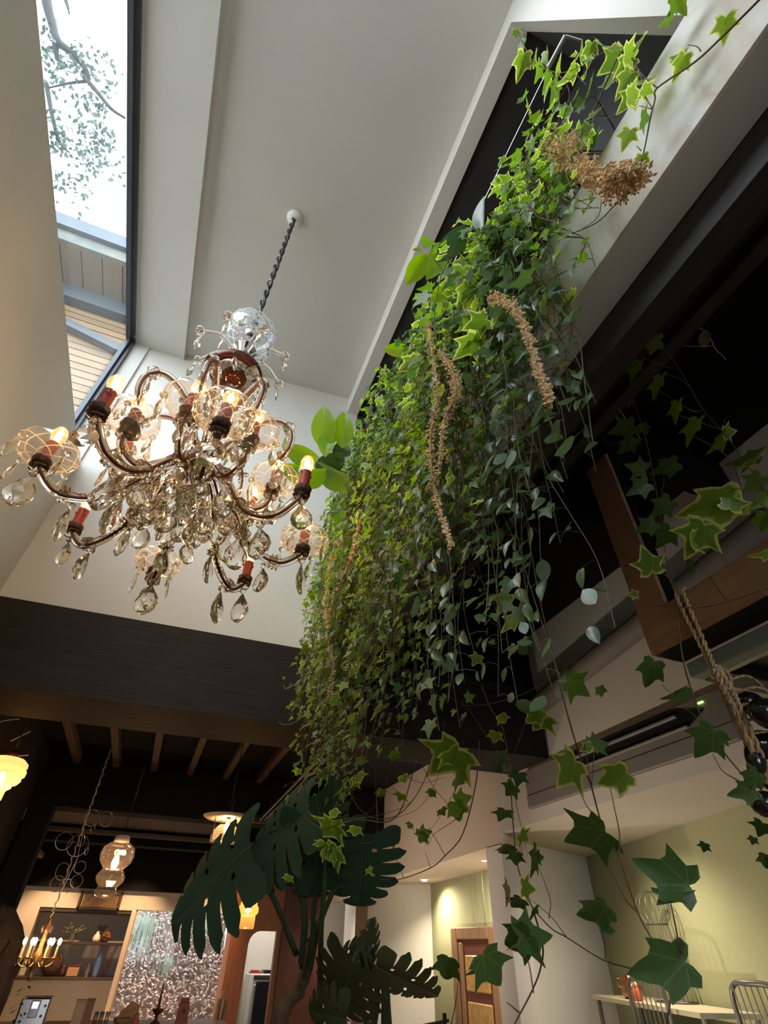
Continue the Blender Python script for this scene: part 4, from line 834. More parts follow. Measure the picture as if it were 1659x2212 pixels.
# pantry behind the arch
t = thing('refrigerator', 'white refrigerator with a dark door behind the arched opening', 'refrigerator', (1.80, 8.9, 0)); m = MB(); m.bbox(1.60, 8.72, 0, 2.05, 9.05, E - .26, .01); m.build('body', WHITE, t); m = MB(); m.bbox(1.70, 8.70, .3, 2.03, 8.72, E - .33, .004); m.build('door', pbr('dark_glass_door', (.015, .018, .025), .1), t); m = MB(); m.bbox(1.675, 8.69, .5, 1.69, 8.715, E - .36, .004); m.build('handle', STEEL, t); m = MB(); m.bbox(1.66, 8.705, E - .315, 2.04, 8.72, E - .275, .003); m.build('vent_panel', BLACK, t)
for k in range(12): m = MB(); m.box(1.68 + k * .029, 8.70, E - .308, 1.69 + k * .029, 8.706, E - .282); m.build('vent_slat', STEEL, t)
t = thing('red_cloth', 'folded red cloth on top of the refrigerator', 'cloth', (1.70, 8.85, E - .26)); m = MB(); m.bbox(1.62, 8.76, E - .26, 1.77, 8.92, E - .245, .006); m.bbox(1.64, 8.77, E - .245, 1.74, 8.90, E - .228, .006); m.build('folds', pbr('red_fabric', (.45, .03, .04), .8), t)
t = thing('black_tray', 'dark box beside the red cloth on the refrigerator', 'box', (1.87, 8.85, E - .26)); m = MB(); m.bbox(1.79, 8.76, E - .26, 1.97, 8.95, E - .225, .005); m.build('box', BLACK, t)
lamp('pantry_light', (1.85, 8.45, E + .45), 14., (1., .95, .88), .08)

# ------------------------------------------------------------------ right-hand room: downlights, air conditioner, framed door, table
DL = glow('downlight_glow', (1., .90, .68), 55.)
for (x, y, z, n, pw, tx, ty) in ((2.60, 2.97, .615, 'recessed downlight over the green wall and wire cage', 50., 2.72, 2.95), (2.47, 4.13, .545, 'recessed downlight above the framed wooden panel', 60., 2.72, 4.35), (2.55, 5.42, .512, 'recessed downlight nearer the far corner of the recess', 48., 2.68, 5.2), (2.40, 7.2, .475, 'recessed downlight seen through the monstera leaf', 34., 2.45, 7.3)):
    t = thing('downlight', n, 'lamp', (x, y, E + z)); m = MB(); m.lathe([(.022, -.001), (.036, -.003), (.038, .0), (.036, .004)], 18, (x, y, E + z - .003)); m.build('ring', WHITE, t, smooth=True)
    m = MB(); m.lathe([(0, -.006), (.018, -.004), (.022, .0)], 14, (x, y, E + z - .002)); m.build('lens', DL, t, smooth=True)
    d = bpy.data.lights.new('downlight_beam', 'SPOT'); d.energy = pw; d.color = (1., .86, .62); d.spot_size = 2.5; d.spot_blend = .9; d.shadow_soft_size = .02
    o = bpy.data.objects.new('downlight_beam', d); C.objects.link(o); o.parent = t; o.location = (0, 0, -.015); o.rotation_euler = Vector((tx - x, ty - y, -.8)).to_track_quat('-Z', 'Y').to_euler()
# built-in air conditioner on the bulkhead
t = thing('air_conditioner', 'slim built-in air conditioner with a black slot in the taupe bulkhead', 'appliance', (2.19, 2.28, E + .70))
AC = pbr('grey_ac_panel', (.17, .155, .135), .5); y0, y1 = 1.49, 3.03
m = MB(); m.bbox(2.166, y0, E + .688, 2.199, y1, E + .76, .004); m.bbox(2.172, y0, E + .76, 2.199, y1, E + .905, .003); m.build('panel', AC, t)
m = MB(); m.prism([(1.60, .842), (1.70, .800), (2.60, .812), (2.66, .85), (2.60, .893), (1.79, .900)], lambda u, v, w: (w, u, E + v), 2.164, 2.174); m.build('slot', BLACK, t)
m = MB(); m.bbox(2.150, 1.74, E + .850, 2.166, 2.62, E + .866, .004); m.build('louvre', AC, t); m = MB(); m.bbox(2.150, 1.70, E + .792, 2.170, 2.62, E + .806, .004); m.build('lower_louvre', AC, t)
m = MB(); m.bbox(2.164, 1.585, E + .871, 2.172, 1.615, E + .880, .002); m.build('indicator', glow('green_led', (.35, 1., .15), 3.), t)
# sloping duct pipe on the bulkhead
m = MB(); m.tube([(2.138, -.6, E + 1.60), (2.138, .9, E + 1.44), (2.138, 1.8, E + 1.33), (2.138, 2.76, E + 1.225)], .060, 16); tag(m.build('duct_pipe', pbr('duct_taupe', (.17, .15, .13), .7), smooth=True, origin=(2.14, 1.5, E + 1.3)), 'taupe painted pipe running along the bulkhead above the air conditioner', 'pipe')
# framed old wooden door panel hung on wires
t = thing('framed_carving', 'old carved wooden panel in a brown frame hung on the green wall', 'artwork', (2.72, 4.85, E - .6))
OLD = pbr('old_oak', (.24, .13, .065), .6, noise=.4, nscale=5., stretch=(6, 6, 1), bump=.3); INN = pbr('maroon_panel', (.13, .035, .02), .5, noise=.4, nscale=6.); X = 2.70
for a in ((4.47, -.62, 4.58, .16), (5.12, -.62, 5.22, .16)): m = MB(); m.bbox(X, a[0], E + a[1], X + .05, a[2], E + a[3], .006); m.build('frame_stile', OLD, t)
for a in ((4.58, .08, 5.12, .16), (4.58, -.62, 5.12, -.50)): m = MB(); m.bbox(X, a[0], E + a[1], X + .05, a[2], E + a[3], .006); m.build('frame_rail', OLD, t)
m = MB(); m.box(X + .02, 4.58, E - .5, X + .045, 5.12, E + .08); m.build('back_panel', INN, t)
for a in ((4.62, -.24, 5.0, -.02), (4.62, -.46, 5.0, -.30)): m = MB(); m.bbox(X + .006, a[0], E + a[1], X + .022, a[2], E + a[3], .008); m.build('inset_panel', pbr('gilt_wood_%d' % int(a[0] * 100 - a[1] * 100), (.42, .24, .08), .4, noise=.5, nscale=20.), t)
m = MB(); m.bbox(X + .006, 5.04, E - .48, X + .03, 5.10, E + .06, .004); m.build('hinge_strip', OLD, t)
for y in (4.80, 4.62): m = MB(); m.tube([(X + .02, y, E + .16), (X + .02, y, E + .525)], .0025, 5); m.build('hanging_wire', STEEL, t)
# table against the green wall
t = thing('console_table', 'narrow pale console table against the green wall', 'table', (2.95, 3.05, 0))
WD = Vector((-.61, -2.17, 0)).normalized(); WN = Vector((-WD.y, WD.x, 0)) * -1
def G(a, b, z): q = Vector((3.21, 3.36, 0)) + WD * a + Vector((-.963, .271, 0)) * b; return (q.x, q.y, z)
TZ = E - .195
TB = pbr('pale_table_top', (.62, .54, .40), .5); WIRE = pbr('grey_wire_metal', (.22, .21, .19), .45, metal=.6)
m = MB(); m.hexa([G(-.28, .03, TZ - .02), G(-.28, .36, TZ - .02), G(.95, .36, TZ - .02), G(.95, .03, TZ - .02), G(-.28, .03, TZ), G(-.28, .36, TZ), G(.95, .36, TZ), G(.95, .03, TZ)]); m.build('table_top', TB, t)
for a in (-.25, .92):
    for b in (.06, .33): m = MB(); m.tube([G(a, b, TZ - .02), G(a, b, 0)], .013, 8); m.build('leg', WIRE, t)
m = MB(); m.lathe([(0, .0), (.05, 0), (.12, .01), (.13, .02), (.12, .035), (0, .035)], 20, G(.25, .2, TZ - .2)); m.build('lower_tray', WIRE, t)
t = thing('copper_vase', 'shiny copper vase on the console table', 'vase', G(.08, .25, TZ)); b = Vector(G(.08, .25, TZ)); COP = pbr('shiny_copper', (.42, .16, .07), .25, metal=.9)
m = MB(); m.lathe([(0, 0), (.04, 0), (.058, .02), (.06, .05), (.045, .075), (.034, .085), (.042, .105), (.038, .105), (.03, .088)], 22, b); m.build('body', COP, t, smooth=True); m = MB(); m.torus(b + Vector((-.05, .03, .07)), .02, .004, (.5, .8, 0), 14, 5); m.build('handle', COP, t)
t = thing('copper_bird', 'small red bird ornament with a dark leaf beside the wire cage', 'ornament', G(.24, .30, TZ)); b = Vector(G(.24, .30, TZ))
m = MB(); m.lathe([(0, 0), (.02, 0), (.03, .02), (.026, .045), (.012, .06), (0, .062)], 12, b); m.build('body', pbr('red_glaze', (.5, .09, .05), .3), t, smooth=True); m = MB(); m.ball(b + Vector((0, 0, .07)), .014, 8, 6); m.build('head', pbr('pale_glaze', (.7, .5, .3), .3), t, smooth=True)
m = MB(); m.tube(smooth_path([b + Vector((.01, 0, .03)), b + Vector((.03, -.03, .07)), b + Vector((.035, -.05, .10))], 4), .002, 5); q = b + Vector((.035, -.05, .10)); m.add([q, q + Vector((.02, -.02, .025)), q + Vector((.06, -.06, .02)), q + Vector((.03, -.04, -.005))], [(0, 1, 2, 3)]); m.build('leaf', pbr('dark_red_leaf', (.05, .015, .012), .5), t)
t = thing('wire_cage', 'tall wire bottle shaped cage standing on the console table', 'cage', G(.34, .12, TZ)); b = Vector(G(.34, .12, TZ))
CW = pbr('thin_dark_wire', (.10, .095, .075), .5, metal=.5)
for k in range(14):
    a = 2 * PI * k / 14; c, s = math.cos(a), math.sin(a); m = MB()
    m.tube(smooth_path([b + Vector((r * c, r * s, z)) for r, z in ((.11, 0), (.085, .12), (.07, .26), (.062, .345), (.085, .375), (.098, .42), (.085, .465), (.045, .495), (.004, .505))], 4), .0019, 4); m.build('upright_wire', CW, t)
for r, z in ((.11, .003), (.062, .345)): m = MB(); m.torus(b + Vector((0, 0, z)), r, .0034, n=26, m=5); m.build('wire_ring', CW, t)
def wire_chair(name, lab, c, d, zt, w):
    """bent tube back with thin upright rods"""
    d = Vector(d).normalized(); n = Vector((-d.y, d.x, 0)); c = Vector(c); t = thing('wire_chair', lab, 'chair', (c.x, c.y, 0))
    Q = lambda a, b, z: c + d * a + n * b + Vector((0, 0, z - c.z))
    m = MB(); m.tube(smooth_path([Q(-w, 0, .0), Q(-w, 0, zt - .25), Q(-w, 0, zt - .06), Q(-w + .05, 0, zt - .005), Q(0, -.03, zt), Q(w - .05, 0, zt - .005), Q(w, 0, zt - .06), Q(w, 0, zt - .25), Q(w, 0, 0)], 5), .011, 8); m.build('back_frame', WIRE, t, smooth=True)
    for k in range(7): a = -w + 2 * w * (k + 1) / 8; m = MB(); m.tube([Q(a, -.01, zt - .005), Q(a, 0, zt - .38)], .0032, 5); m.build('back_rod', WIRE, t)
    m = MB(); m.tube([Q(-w, 0, zt - .38), Q(w, 0, zt - .38)], .008, 6); m.build('lower_rail', WIRE, t)
    m = MB(); m.hexa([Q(-w, 0, zt - .42), Q(w, 0, zt - .42), Q(w, .36, zt - .42), Q(-w, .36, zt - .42), Q(-w, 0, zt - .40), Q(w, 0, zt - .40), Q(w, .36, zt - .40), Q(-w, .36, zt - .40)]); m.build('seat', WIRE, t)
    for s in (-1, 1): m = MB(); m.tube([Q(s * (w - .01), .34, zt - .42), Q(s * (w - .01), .36, 0)], .010, 6); m.build('leg', WIRE, t)
wire_chair('wire_chair', 'wire backed chair at the near end of the console table', (2.60, 2.20, 0), (-.27, -.96, 0), E - .08, .17)
wire_chair('wire_chair', 'wire backed chair by the pale wall corner at the table', (2.66, 2.92, 0), (-.27, -.96, 0), E - .09, .19)
t = thing('black_stand', 'black metal hook stand in front of the green recess wall', 'stand', (1.75, 3.5, 0)); m = MB(); m.bbox(1.737, 3.49, 0, 1.757, 3.51, E - .255, .004); m.build('post', BLACK, t); m = MB(); m.tube([(1.60, 3.5, E - .305), (1.77, 3.5, E - .285)], .007, 8); m.build('arm', BLACK, t)

# ------------------------------------------------------------------ hanging wooden rack on the right, with jute hanger and pods
t = thing('hanging_rack', 'brown wooden beam on a brown post hanging from the black ceiling', 'rack', (1.5, .9, E + .785))
m = MB(); m.bbox(1.45, -.4, E + .785, 1.60, 1.185, E + .925, .006); m.build('rack_beam', BROWNWOOD, t)
m = MB(); m.bbox(1.45, 1.05, E + .92, 1.505, 1.18, E + 1.70, .004); m.build('post', BROWNWOOD, t)
m = MB(); m.box(1.462, 1.047, E + .925, 1.51, 1.0505, E + 1.70); m.box(1.465, -.39, E + .7835, 1.585, 1.175, E + .786); m.build('shade_face', BLACKWOOD, t)  # thin black sheets painting in the shade on post side and beam underside
m = MB(); m.bbox(1.605, -.4, E + .735, 1.665, 1.185, E + .785, .004); m.build('light_channel', pbr('grey_green_metal', (.30, .33, .30), .4, metal=.4), t)
m = MB(); m.tube([(1.685, -.4, E + .752), (1.685, 1.16, E + .752)], .018, 12); m.build('tube', thin_glass('fluorescent_tube', (.8, .82, .78), gloss=.2, frost=.7, cutcol=(.7, .62, .5)), t, smooth=True)
t = thing('black_shelf', 'black shelf board behind the hanging wooden beam', 'shelf', (1.95, .5, E + .78)); m = MB(); m.bbox(1.72, -.4, E + .80, 2.195, 1.22, E + .83, .004); m.bbox(1.72, 1.13, E + .755, 2.195, 1.22, E + .80, .004); m.build('board', BLACK, t); m = MB(); m.bbox(1.75, .62, E + .775, 2.15, .65, E + .80, .003); m.build('batten', STEEL, t)
JUTE = pbr('jute_rope', (.66, .46, .27), .9, noise=.45, nscale=60., bump=.4)
t = thing('jute_hanger', 'braided jute hanger looped over the hanging beam', 'hanger', (1.44, .97, E + .93))
def rope(pts, r, tw, name, strands=2):
    path = smooth_path(pts, 14); mb = MB()
    for s in range(strands):
        out = []
        for i, q in enumerate(path):
            tg = (path[min(i + 1, len(path) - 1)] - path[max(i - 1, 0)]).normalized(); x = tg.orthogonal().normalized(); y = tg.cross(x); a = i * tw + 2 * PI * s / strands
            out.append(q + (x * math.cos(a) + y * math.sin(a)) * r * .62)
        mb.tube(out, r * .62, 6)
    return mb.build(name, JUTE, t, smooth=True)
K = Vector((1.425, .963, E + .645)); 
rope([(1.448, .975, E + .93), (1.441, .971, E + .83), (1.432, .966, E + .72), K], .0060, .9, 'strand'); rope([(1.446, 1.000, E + .93), (1.440, .994, E + .83), (1.434, .982, E + .72), K + Vector((.004, .012, 0))], .0060, .9, 'strand')
rope([(1.447, .968, E + .928), (1.47, .975, E + .945), (1.50, .985, E + .94)], .0045, .9, 'strand')
for k in range(4): o = Vector((.007 * math.cos(k * 1.6), .007 * math.sin(k * 1.6), 0)); rope([K + o, Vector((1.46, .98, E + .59)) + o * 1.7, Vector((1.492, .998, E + .551)) + o * 1.4, Vector((1.552, 1.038, E + .454)) + o * 1.5, Vector((1.602, 1.073, E + .382)) + o], .0085, .55 + .07 * k, 'braid', 2)
rope([K, K + Vector((.03, .01, .02)), K + Vector((.05, .0, -.01)), K + Vector((.035, .0, -.05)), K + Vector((.02, .01, -.05))], .004, .8, 'loop')
POD = pbr('glossy_black_pod', (.012, .010, .012), .18, coat=.5)
pods = [((1.545, .945, E + .525), (.062, .045, .042), (.3, .2, -.1), 'largest glossy black pod held at the front of the jute hanger'), ((1.565, 1.0, E + .575), (.05, .04, .036), (.4, .1, .2), 'black pod topmost in the jute hanger'), ((1.565, 1.055, E + .437), (.03, .026, .046), (.1, .2, .6), 'narrow upright black pod left of the braid'), ((1.60, 1.085, E + .425), (.03, .026, .05), (.2, .2, .5), 'second narrow black pod squeezed beside the braid'), ((1.605, 1.11, E + .333), (.045, .04, .034), (0, .1, .1), 'lowest black pod hanging below the jute braid'), ((1.62, 1.05, E + .48), (.06, .045, .04), (.3, 0, 0), 'black pod behind the strands in the middle of the hanger'), ((1.65, 1.09, E + .40), (.05, .04, .036), (.2, .3, 0), 'black pod deep inside the lower half of the hanger')]
for (c, s, r, lb) in pods:
    mb = MB(); mb.ball((0, 0, 0), 1., 20, 12, s); o = mb.build('black_pod', POD, smooth=True, origin=(0, 0, 0)); o.location = c; o.rotation_euler = r; tag(o, lb, 'pod', 'black pods in the jute hanger')
for (a, b) in (((1.47, .985, E + .58), (1.60, .92, E + .55)), ((1.49, 1.0, E + .555), (1.60, .93, E + .50)), ((1.51, 1.01, E + .52), (1.61, .96, E + .46)), ((1.53, 1.02, E + .49), (1.64, .98, E + .43)), ((1.45, .975, E + .61), (1.62, .96, E + .60))):
    A_, B_ = Vector(a), Vector(b); rope([A_, A_.lerp(B_, .5) + Vector((-.03, -.035, .02)), B_], .0035, .9, 'net_strand')

# lamps added out of sight to brighten the shelf wall and the bulkhead
for i, (x, pw) in enumerate(((-.85, 80.), (.0, 80.), (.85, 60.))):  # hidden spots, added to wash the back wall with warm light
    t = thing('added_wall_spot', 'added unseen spot lamp behind the dark header, ' + ('above the left end of the shelf recess', 'between the shelf recess and the picture window', 'above the right half of the picture window')[i], 'lamp', (x, 7.25, E + .90), 'added spot lamps behind the header')
    m = MB(); m.lathe([(0, .06), (.025, .06), (.03, .02), (.034, -.01), (.031, -.01), (.027, .02), (0, .03)], 14, (x, 7.25, E + .90)); m.build('shade', BLACK, t)
    d = bpy.data.lights.new('added_beam', 'SPOT'); d.energy = pw; d.color = (1., .60, .31); d.spot_size = 1.12; d.spot_blend = .7; d.shadow_soft_size = .02
    o = bpy.data.objects.new('added_beam', d); C.objects.link(o); o.parent = t; o.location = (0, 0, -.03); o.rotation_euler = Vector((0, .70, -.97)).to_track_quat('-Z', 'Y').to_euler()
t = thing('added_cabinet_lamp', 'added unseen warm lamp on the low cabinet behind the counter', 'lamp', (-.25, 7.15, .50)); m = MB(); m.lathe([(0, 0), (.05, 0), (.05, .01), (.01, .02), (.008, .06), (0, .06)], 16, (-.25, 7.15, .50)); m.build('base', BRASS, t, smooth=True); lamp_bulb(t, Vector((-.25, 7.15, .60)), .9, 16., FIL_SMALL, (1., .66, .38))  # added out of view to lift the light in the shelf recess
m = MB(); m.bbox(-.6, 7.0, 0, .1, 7.35, .50, .006); tag(m.build('added_cabinet', BROWNWOOD, origin=(-.25, 7.2, 0)), 'unseen low cabinet added under the lamp between the counter and the back wall', 'cabinet')  # out of view, put in only to carry the added lamp
for (x, y, z, tx, ty, tz, pw, sz, n) in ((.95, 2.9, .45, 2.2, 2.3, E + .12, 95., 1.25, 'added unseen floor spotlight below the ivy aimed at the air conditioner'), (1.0, 4.6, .40, 2.2, 4.4, E + .45, 105., 1.7, 'added unseen floor spotlight farther back aimed at the rosy bulkhead')):  # spots added below the view to brighten the bulkhead
    t = thing('added_floor_spot', n, 'lamp', (x, y, 0)); m = MB(); m.lathe([(0, 0), (.09, 0), (.09, .012), (.012, .02), (.012, z - .06), (0, z - .06)], 18, (x, y, 0)); m.build('stand', BLACK, t); dv = Vector((tx - x, ty - y, tz - z)).normalized()
    m = MB(); m.lathe([(0, -.06), (.03, -.06), (.04, 0), (.036, 0), (.028, -.05), (0, -.05)], 16, (x, y, z), axis=dv); m.build('head', BLACK, t)
    d = bpy.data.lights.new('added_beam', 'SPOT'); d.energy = pw; d.color = (1., .86, .68); d.spot_size = sz; d.spot_blend = 1.; d.shadow_soft_size = .03
    o = bpy.data.objects.new('added_beam', d); C.objects.link(o); o.parent = t; o.location = (0, 0, z); o.rotation_euler = dv.to_track_quat('-Z', 'Y').to_euler()

# ------------------------------------------------------------------ plants
# leaf meshes (length 1 along +y, upper side +z) with the attribute 'rim' = 0 inside .. 1 on the margin
def leaf_shape(outline, fold, curl, ctr=(0, .32), inner=.70, cup=0.):
    """vertices, faces, rim of a lobed leaf fanned about ctr"""
    n = len(outline); vs = []; rim = []
    def h(x, y): return fold * abs(x) - curl * (y - .3) ** 2 + cup * (x * x)
    vs.append((*ctr, h(*ctr))); rim.append(0.)
    for x, y in outline: u, v = ctr[0] + (x - ctr[0]) * inner, ctr[1] + (y - ctr[1]) * inner; vs.append((u, v, h(u, v))); rim.append(.35)
    for x, y in outline: vs.append((x, y, h(x, y))); rim.append(1.)
    fs = [(0, 1 + (i + 1) % n, 1 + i) for i in range(n)]
    fs += [(1 + i, 1 + (i + 1) % n, 1 + n + (i + 1) % n, 1 + n + i) for i in range(n)]
    return np.array(vs), fs, np.array(rim)
def ivy_outline(side, basal, w, tip=1.0):
    r = [(.08, -.03), (.22, -.09), (basal, -.02), (.34 * w, .14), (.43 * w, .27), (side * w, .50), (.35 * w, .48), (.23 * w, .57), (.165, .72), (.085, .88)]
    return [(0, .05)] + r + [(0, tip)] + [(-x, y) for x, y in r[::-1]]
def oval_outline(w, tip=1.0, n=7):
    r = []
    for i in range(1, n): s = i / n; r.append((w * math.sin(PI * s ** .85) ** .8, s * tip))
    return [(0, 0)] + r + [(0, tip)] + [(-x, y) for x, y in r[::-1]]
def slim(sh, k): return (sh[0] * np.array([k, 1, k]), sh[1], sh[2])
SHAPES = {
 'ivy': [leaf_shape(ivy_outline(.60, .44, 1.0), .22, .10), leaf_shape(ivy_outline(.52, .36, .92), .45, .16), leaf_shape(ivy_outline(.66, .48, 1.05), .05, -.08), leaf_shape(ivy_outline(.50, .34, .82, 1.0), .75, .05)],
 'oval': [leaf_shape(oval_outline(.27), .25, .12, (0, .45)), leaf_shape(oval_outline(.24), .5, .25, (0, .45)), leaf_shape(oval_outline(.30), -.1, -.05, (0, .45))],
 'broad': [leaf_shape(oval_outline(.28, 1., 9), .25, .12, (0, .48)), leaf_shape(oval_outline(.26, 1., 9), .5, .2, (0, .48))],
 'pitcher': [leaf_shape(oval_outline(.24, 1., 9), -1.1, -.35, (0, .48))]}
SHAPES['ivy'] = [slim(s_, .86) for s_ in SHAPES['ivy']]
def leaf_uv(me, uv):
    u = np.array(uv, dtype=np.float32); li = np.empty(len(me.loops), dtype=np.int32); me.loops.foreach_get('vertex_index', li)
    me.uv_layers.new(name='UVMap').data.foreach_set('uv', u[li].ravel())
def leaf_mesh(shape, mat, tone=0.):
    vs, fs, rim = shape
    me = bpy.data.meshes.new('leaf'); me.from_pydata([tuple(v) for v in vs], [], fs); me.materials.append(mat); me.shade_smooth()
    a = me.attributes.new('rim', 'FLOAT', 'POINT'); a.data.foreach_set('value', rim.astype(np.float32)); leaf_uv(me, [(v[0] + .5, v[1]) for v in vs]); return me
IVY = leaf_mat('ivy_leaf', (.075, .170, .027), (.160, .280, .047), (.30, .40, .10), 1.0, transl=.60, vein=.25, glossy=.10)
IVYVAR = leaf_mat('variegated_ivy_leaf', (.13, .26, .045), (.22, .36, .06), (.62, .66, .24), .66, transl=.60, vein=.2, glossy=.10)
IVYDARK = leaf_mat('dark_ivy_leaf', (.048, .112, .032), (.085, .160, .048), (.22, .30, .13), 1.05, transl=.42, vein=.35, glossy=.08)
HOYA = leaf_mat('oval_wax_leaf', (.070, .135, .060), (.120, .200, .085), (.20, .26, .12), 1.3, transl=.28, rough=.3, glossy=.25)
BROAD = leaf_mat('broad_light_leaf', (.18, .37, .030), (.24, .45, .040), (.32, .46, .10), 1.2, transl=.58, rough=.3, mottle=.15)
BROADDARK = leaf_mat('broad_dark_leaf', (.035, .085, .035), (.055, .12, .045), (.12, .2, .08), 1.3, transl=.25, rough=.3, mottle=.15, glossy=.2)
BROADGREY = leaf_mat('broad_grey_leaf', (.16, .22, .17), (.20, .27, .20), (.26, .32, .26), 1.3, transl=.2, rough=.35, mottle=.15, glossy=.3)
PITCH = leaf_mat('pitcher_leaf', (.03, .085, .05), (.04, .10, .06), (.05, .1, .06), 1.3, transl=.1, rough=.2, mottle=.1, glossy=.3)
STEM = pbr('ivy_stem', (.13, .075, .045), .6, noise=.4, nscale=40.)
STEMGREEN = pbr('green_stem', (.10, .11, .05), .5, noise=.3, nscale=40.)
STEMPALE = pbr('pale_tendril', (.42, .36, .24), .6, noise=.2, nscale=40.)
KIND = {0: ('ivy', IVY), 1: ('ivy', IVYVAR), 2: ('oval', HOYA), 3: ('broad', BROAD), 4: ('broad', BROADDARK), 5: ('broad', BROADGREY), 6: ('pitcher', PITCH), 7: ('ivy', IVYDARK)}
LM = {k: [leaf_mesh(s, mt) for s in SHAPES[sh]] for k, (sh, mt) in KIND.items()}
EYE = Vector((0, 0, E)); prng = random.Random(21)

def add_leaves(t, leaves, cap=300):
    """leaves: (base, tip dir, normal, size, kind); the ones that show largest become parts, the rest one joined part per kind"""
    leaves = sorted(leaves, key=lambda l: -l[3] / ((Vector(l[0]) - EYE).length + .35 * max(0, l[0][0] - .55)))
    for l in leaves[:cap]:
        me = prng.choice(LM[l[4]]); place(me, 'leaf', t, frame_matrix(l[0], l[1], l[2], l[3]))
    rest = leaves[cap:]
    for k in sorted(set(l[4] for l in rest)):
        V = []; F = []; R = []; T = []; U = []; o = 0; b = np.array(WL[t.name])
        for l in rest:
            if l[4] != k: continue
            vs, fs, rim = prng.choice(SHAPES[KIND[k][0]]); M = np.array(frame_matrix(l[0], l[1], l[2], l[3]))
            V.append(vs @ M[:3, :3].T + M[:3, 3] - b); F += [tuple(i + o for i in q) for q in fs]; R.append(rim); U.append(vs[:, :2] + np.array([.5, 0])); T.append(np.full(len(vs), prng.random())); o += len(vs)
        V = np.concatenate(V); me = bpy.data.meshes.new('foliage'); me.from_pydata(V.tolist(), [], F); me.materials.append(KIND[k][1]); me.shade_smooth()
        for nm, arr in (('rim', R), ('tone', T)): a = me.attributes.new(nm, 'FLOAT', 'POINT'); a.data.foreach_set('value', np.concatenate(arr).astype(np.float32))
        leaf_uv(me, np.concatenate(U)); ob = bpy.data.objects.new('foliage', me); C.objects.link(ob); ob.parent = t; tag(ob, kind='stuff')

# --- planting trough behind the sill
m = MB(); m.bbox(.80, .10, E + 1.625, 1.12, 2.72, E + 1.80, .008); tag(m.build('planting_trough', CHARCOAL, origin=(.96, 1.4, E + 1.625)), 'long charcoal planting trough standing in the dark alcove', 'planter')
m = MB(); m.tube([(.60, .05, E + 2.33), (.60, 2.79, E + 2.35)], .0015, 6); o = m.build('steel_cable', STEEL, origin=(.60, .05, E + 2.33))
tag(o, 'thin steel cable stretched along the planted opening', 'cable'); m = MB(); m.tube([(.604, -.02, E + 2.326), (.60, .07, E + 2.331)], .008, 10); m.tube([(.665, -.03, E + 2.325), (.604, -.02, E + 2.326)], .004, 6); m.build('turnbuckle', STEEL, o)

def hanging_plant(name, label, y0, y1, n, ztop, zbot, kinds, ls=(.045, .07), xo=.60, step=.040, spread=.05, bush=.5, stem_mat=None, rise=.75, dense=1., lean=0.):
    """strands that leave the trough, climb over or towards the cable, and hang down in front of the stained wall"""
    yc = (y0 + y1) / 2; t = thing(name, label, 'plant', (.86, yc, E + 1.78)); sm = MB(); L = []
    for s in range(n):
        y = y0 + (y1 - y0) * (s + prng.random()) / n; x = xo + prng.gauss(0, spread * .5)
        up = prng.random() < rise; zt = E + (1.72 + (ztop(y) - 1.72) * prng.random() ** 1.2 if up else prng.uniform(1.62, 1.85))
        zb = E + zbot(y) + abs(prng.gauss(0, .30)) * (1 if prng.random() < .6 else .35)
        pts = [Vector((.88, y + prng.gauss(0, .05), E + 1.78)), Vector((.74, y, min(zt, E + 1.95))), Vector((x + .03, y + prng.gauss(0, .04), zt)), Vector((x - .03, y + prng.gauss(0, .05), zt - .10))]
        z = zt - .10; q = pts[-1].copy()
        while z > zb:
            z -= .14; q = Vector((q.x + prng.gauss(-.002, .014), q.y + prng.gauss(lean, .022), z)); q.x = min(q.x, .652) if z > E + 1.15 else q.x; pts.append(q)
        path = smooth_path(pts, 4); sm.tube(path, [.0021 - .0012 * i / len(path) for i in range(len(path))], 4, caps=False)
        acc = 0; k = prng.choice(kinds)
        for i in range(5, len(path)):
            acc += (path[i] - path[i - 1]).length
            if acc < step / dense: continue
            acc = 0; p = path[i]
            size = prng.uniform(*ls) * (.75 if prng.random() < .25 else 1.) * (1 - .35 * (i / len(path)) ** 3)
            a = prng.uniform(0, 2 * PI); out = Vector((-.55 + .7 * math.cos(a), .8 * math.sin(a), prng.uniform(-.1, .5))).normalized() * prng.uniform(.015, .05)
            base = p + out
            if base.x > .655 and base.z < E + 1.66: base.x = .655 - prng.random() * .03
            sm.tube([p, p + out * .5 + Vector((0, 0, .004)), base], .0009, 3, caps=False)
            nrm = Vector((-.8 + prng.gauss(0, .35), -.22 + prng.gauss(0, .40), .42 + prng.gauss(0, .33))).normalized()
            tip = Vector((-.35 + prng.gauss(0, .35), prng.gauss(0, .55), -.8 + prng.gauss(0, .3))); tip = (tip - nrm * tip.dot(nrm)).normalized()
            L.append((base, tip, nrm, size, k if prng.random() < .85 else prng.choice(kinds)))
    for _ in range(int(bush * 160)):                                      # short growth about the trough lip
        y = prng.uniform(y0, y1); zt = 1.64 + (ztop(y) - 1.64) * prng.random() ** 1.1; x = xo + prng.gauss(.02, .05)
        if zt < 1.9: x = min(x, .64)
        nrm = Vector((-.75 + prng.gauss(0, .4), -.25 + prng.gauss(0, .45), .4 + prng.gauss(0, .4))).normalized(); tip = Vector((prng.gauss(-.3, .5), prng.gauss(0, .6), prng.gauss(-.3, .6))); tip = (tip - nrm * tip.dot(nrm)).normalized()
        L.append((Vector((x, y, E + zt)), tip, nrm, prng.uniform(*ls), prng.choice(kinds)))
    sm.build('vine', stem_mat or STEM, t, smooth=True); add_leaves(t, L)
cst = lambda v: (lambda y: v)
lin = lambda a, b, y0, y1: (lambda y: a + (b - a) * min(1, max(0, (y - y0) / (y1 - y0))))
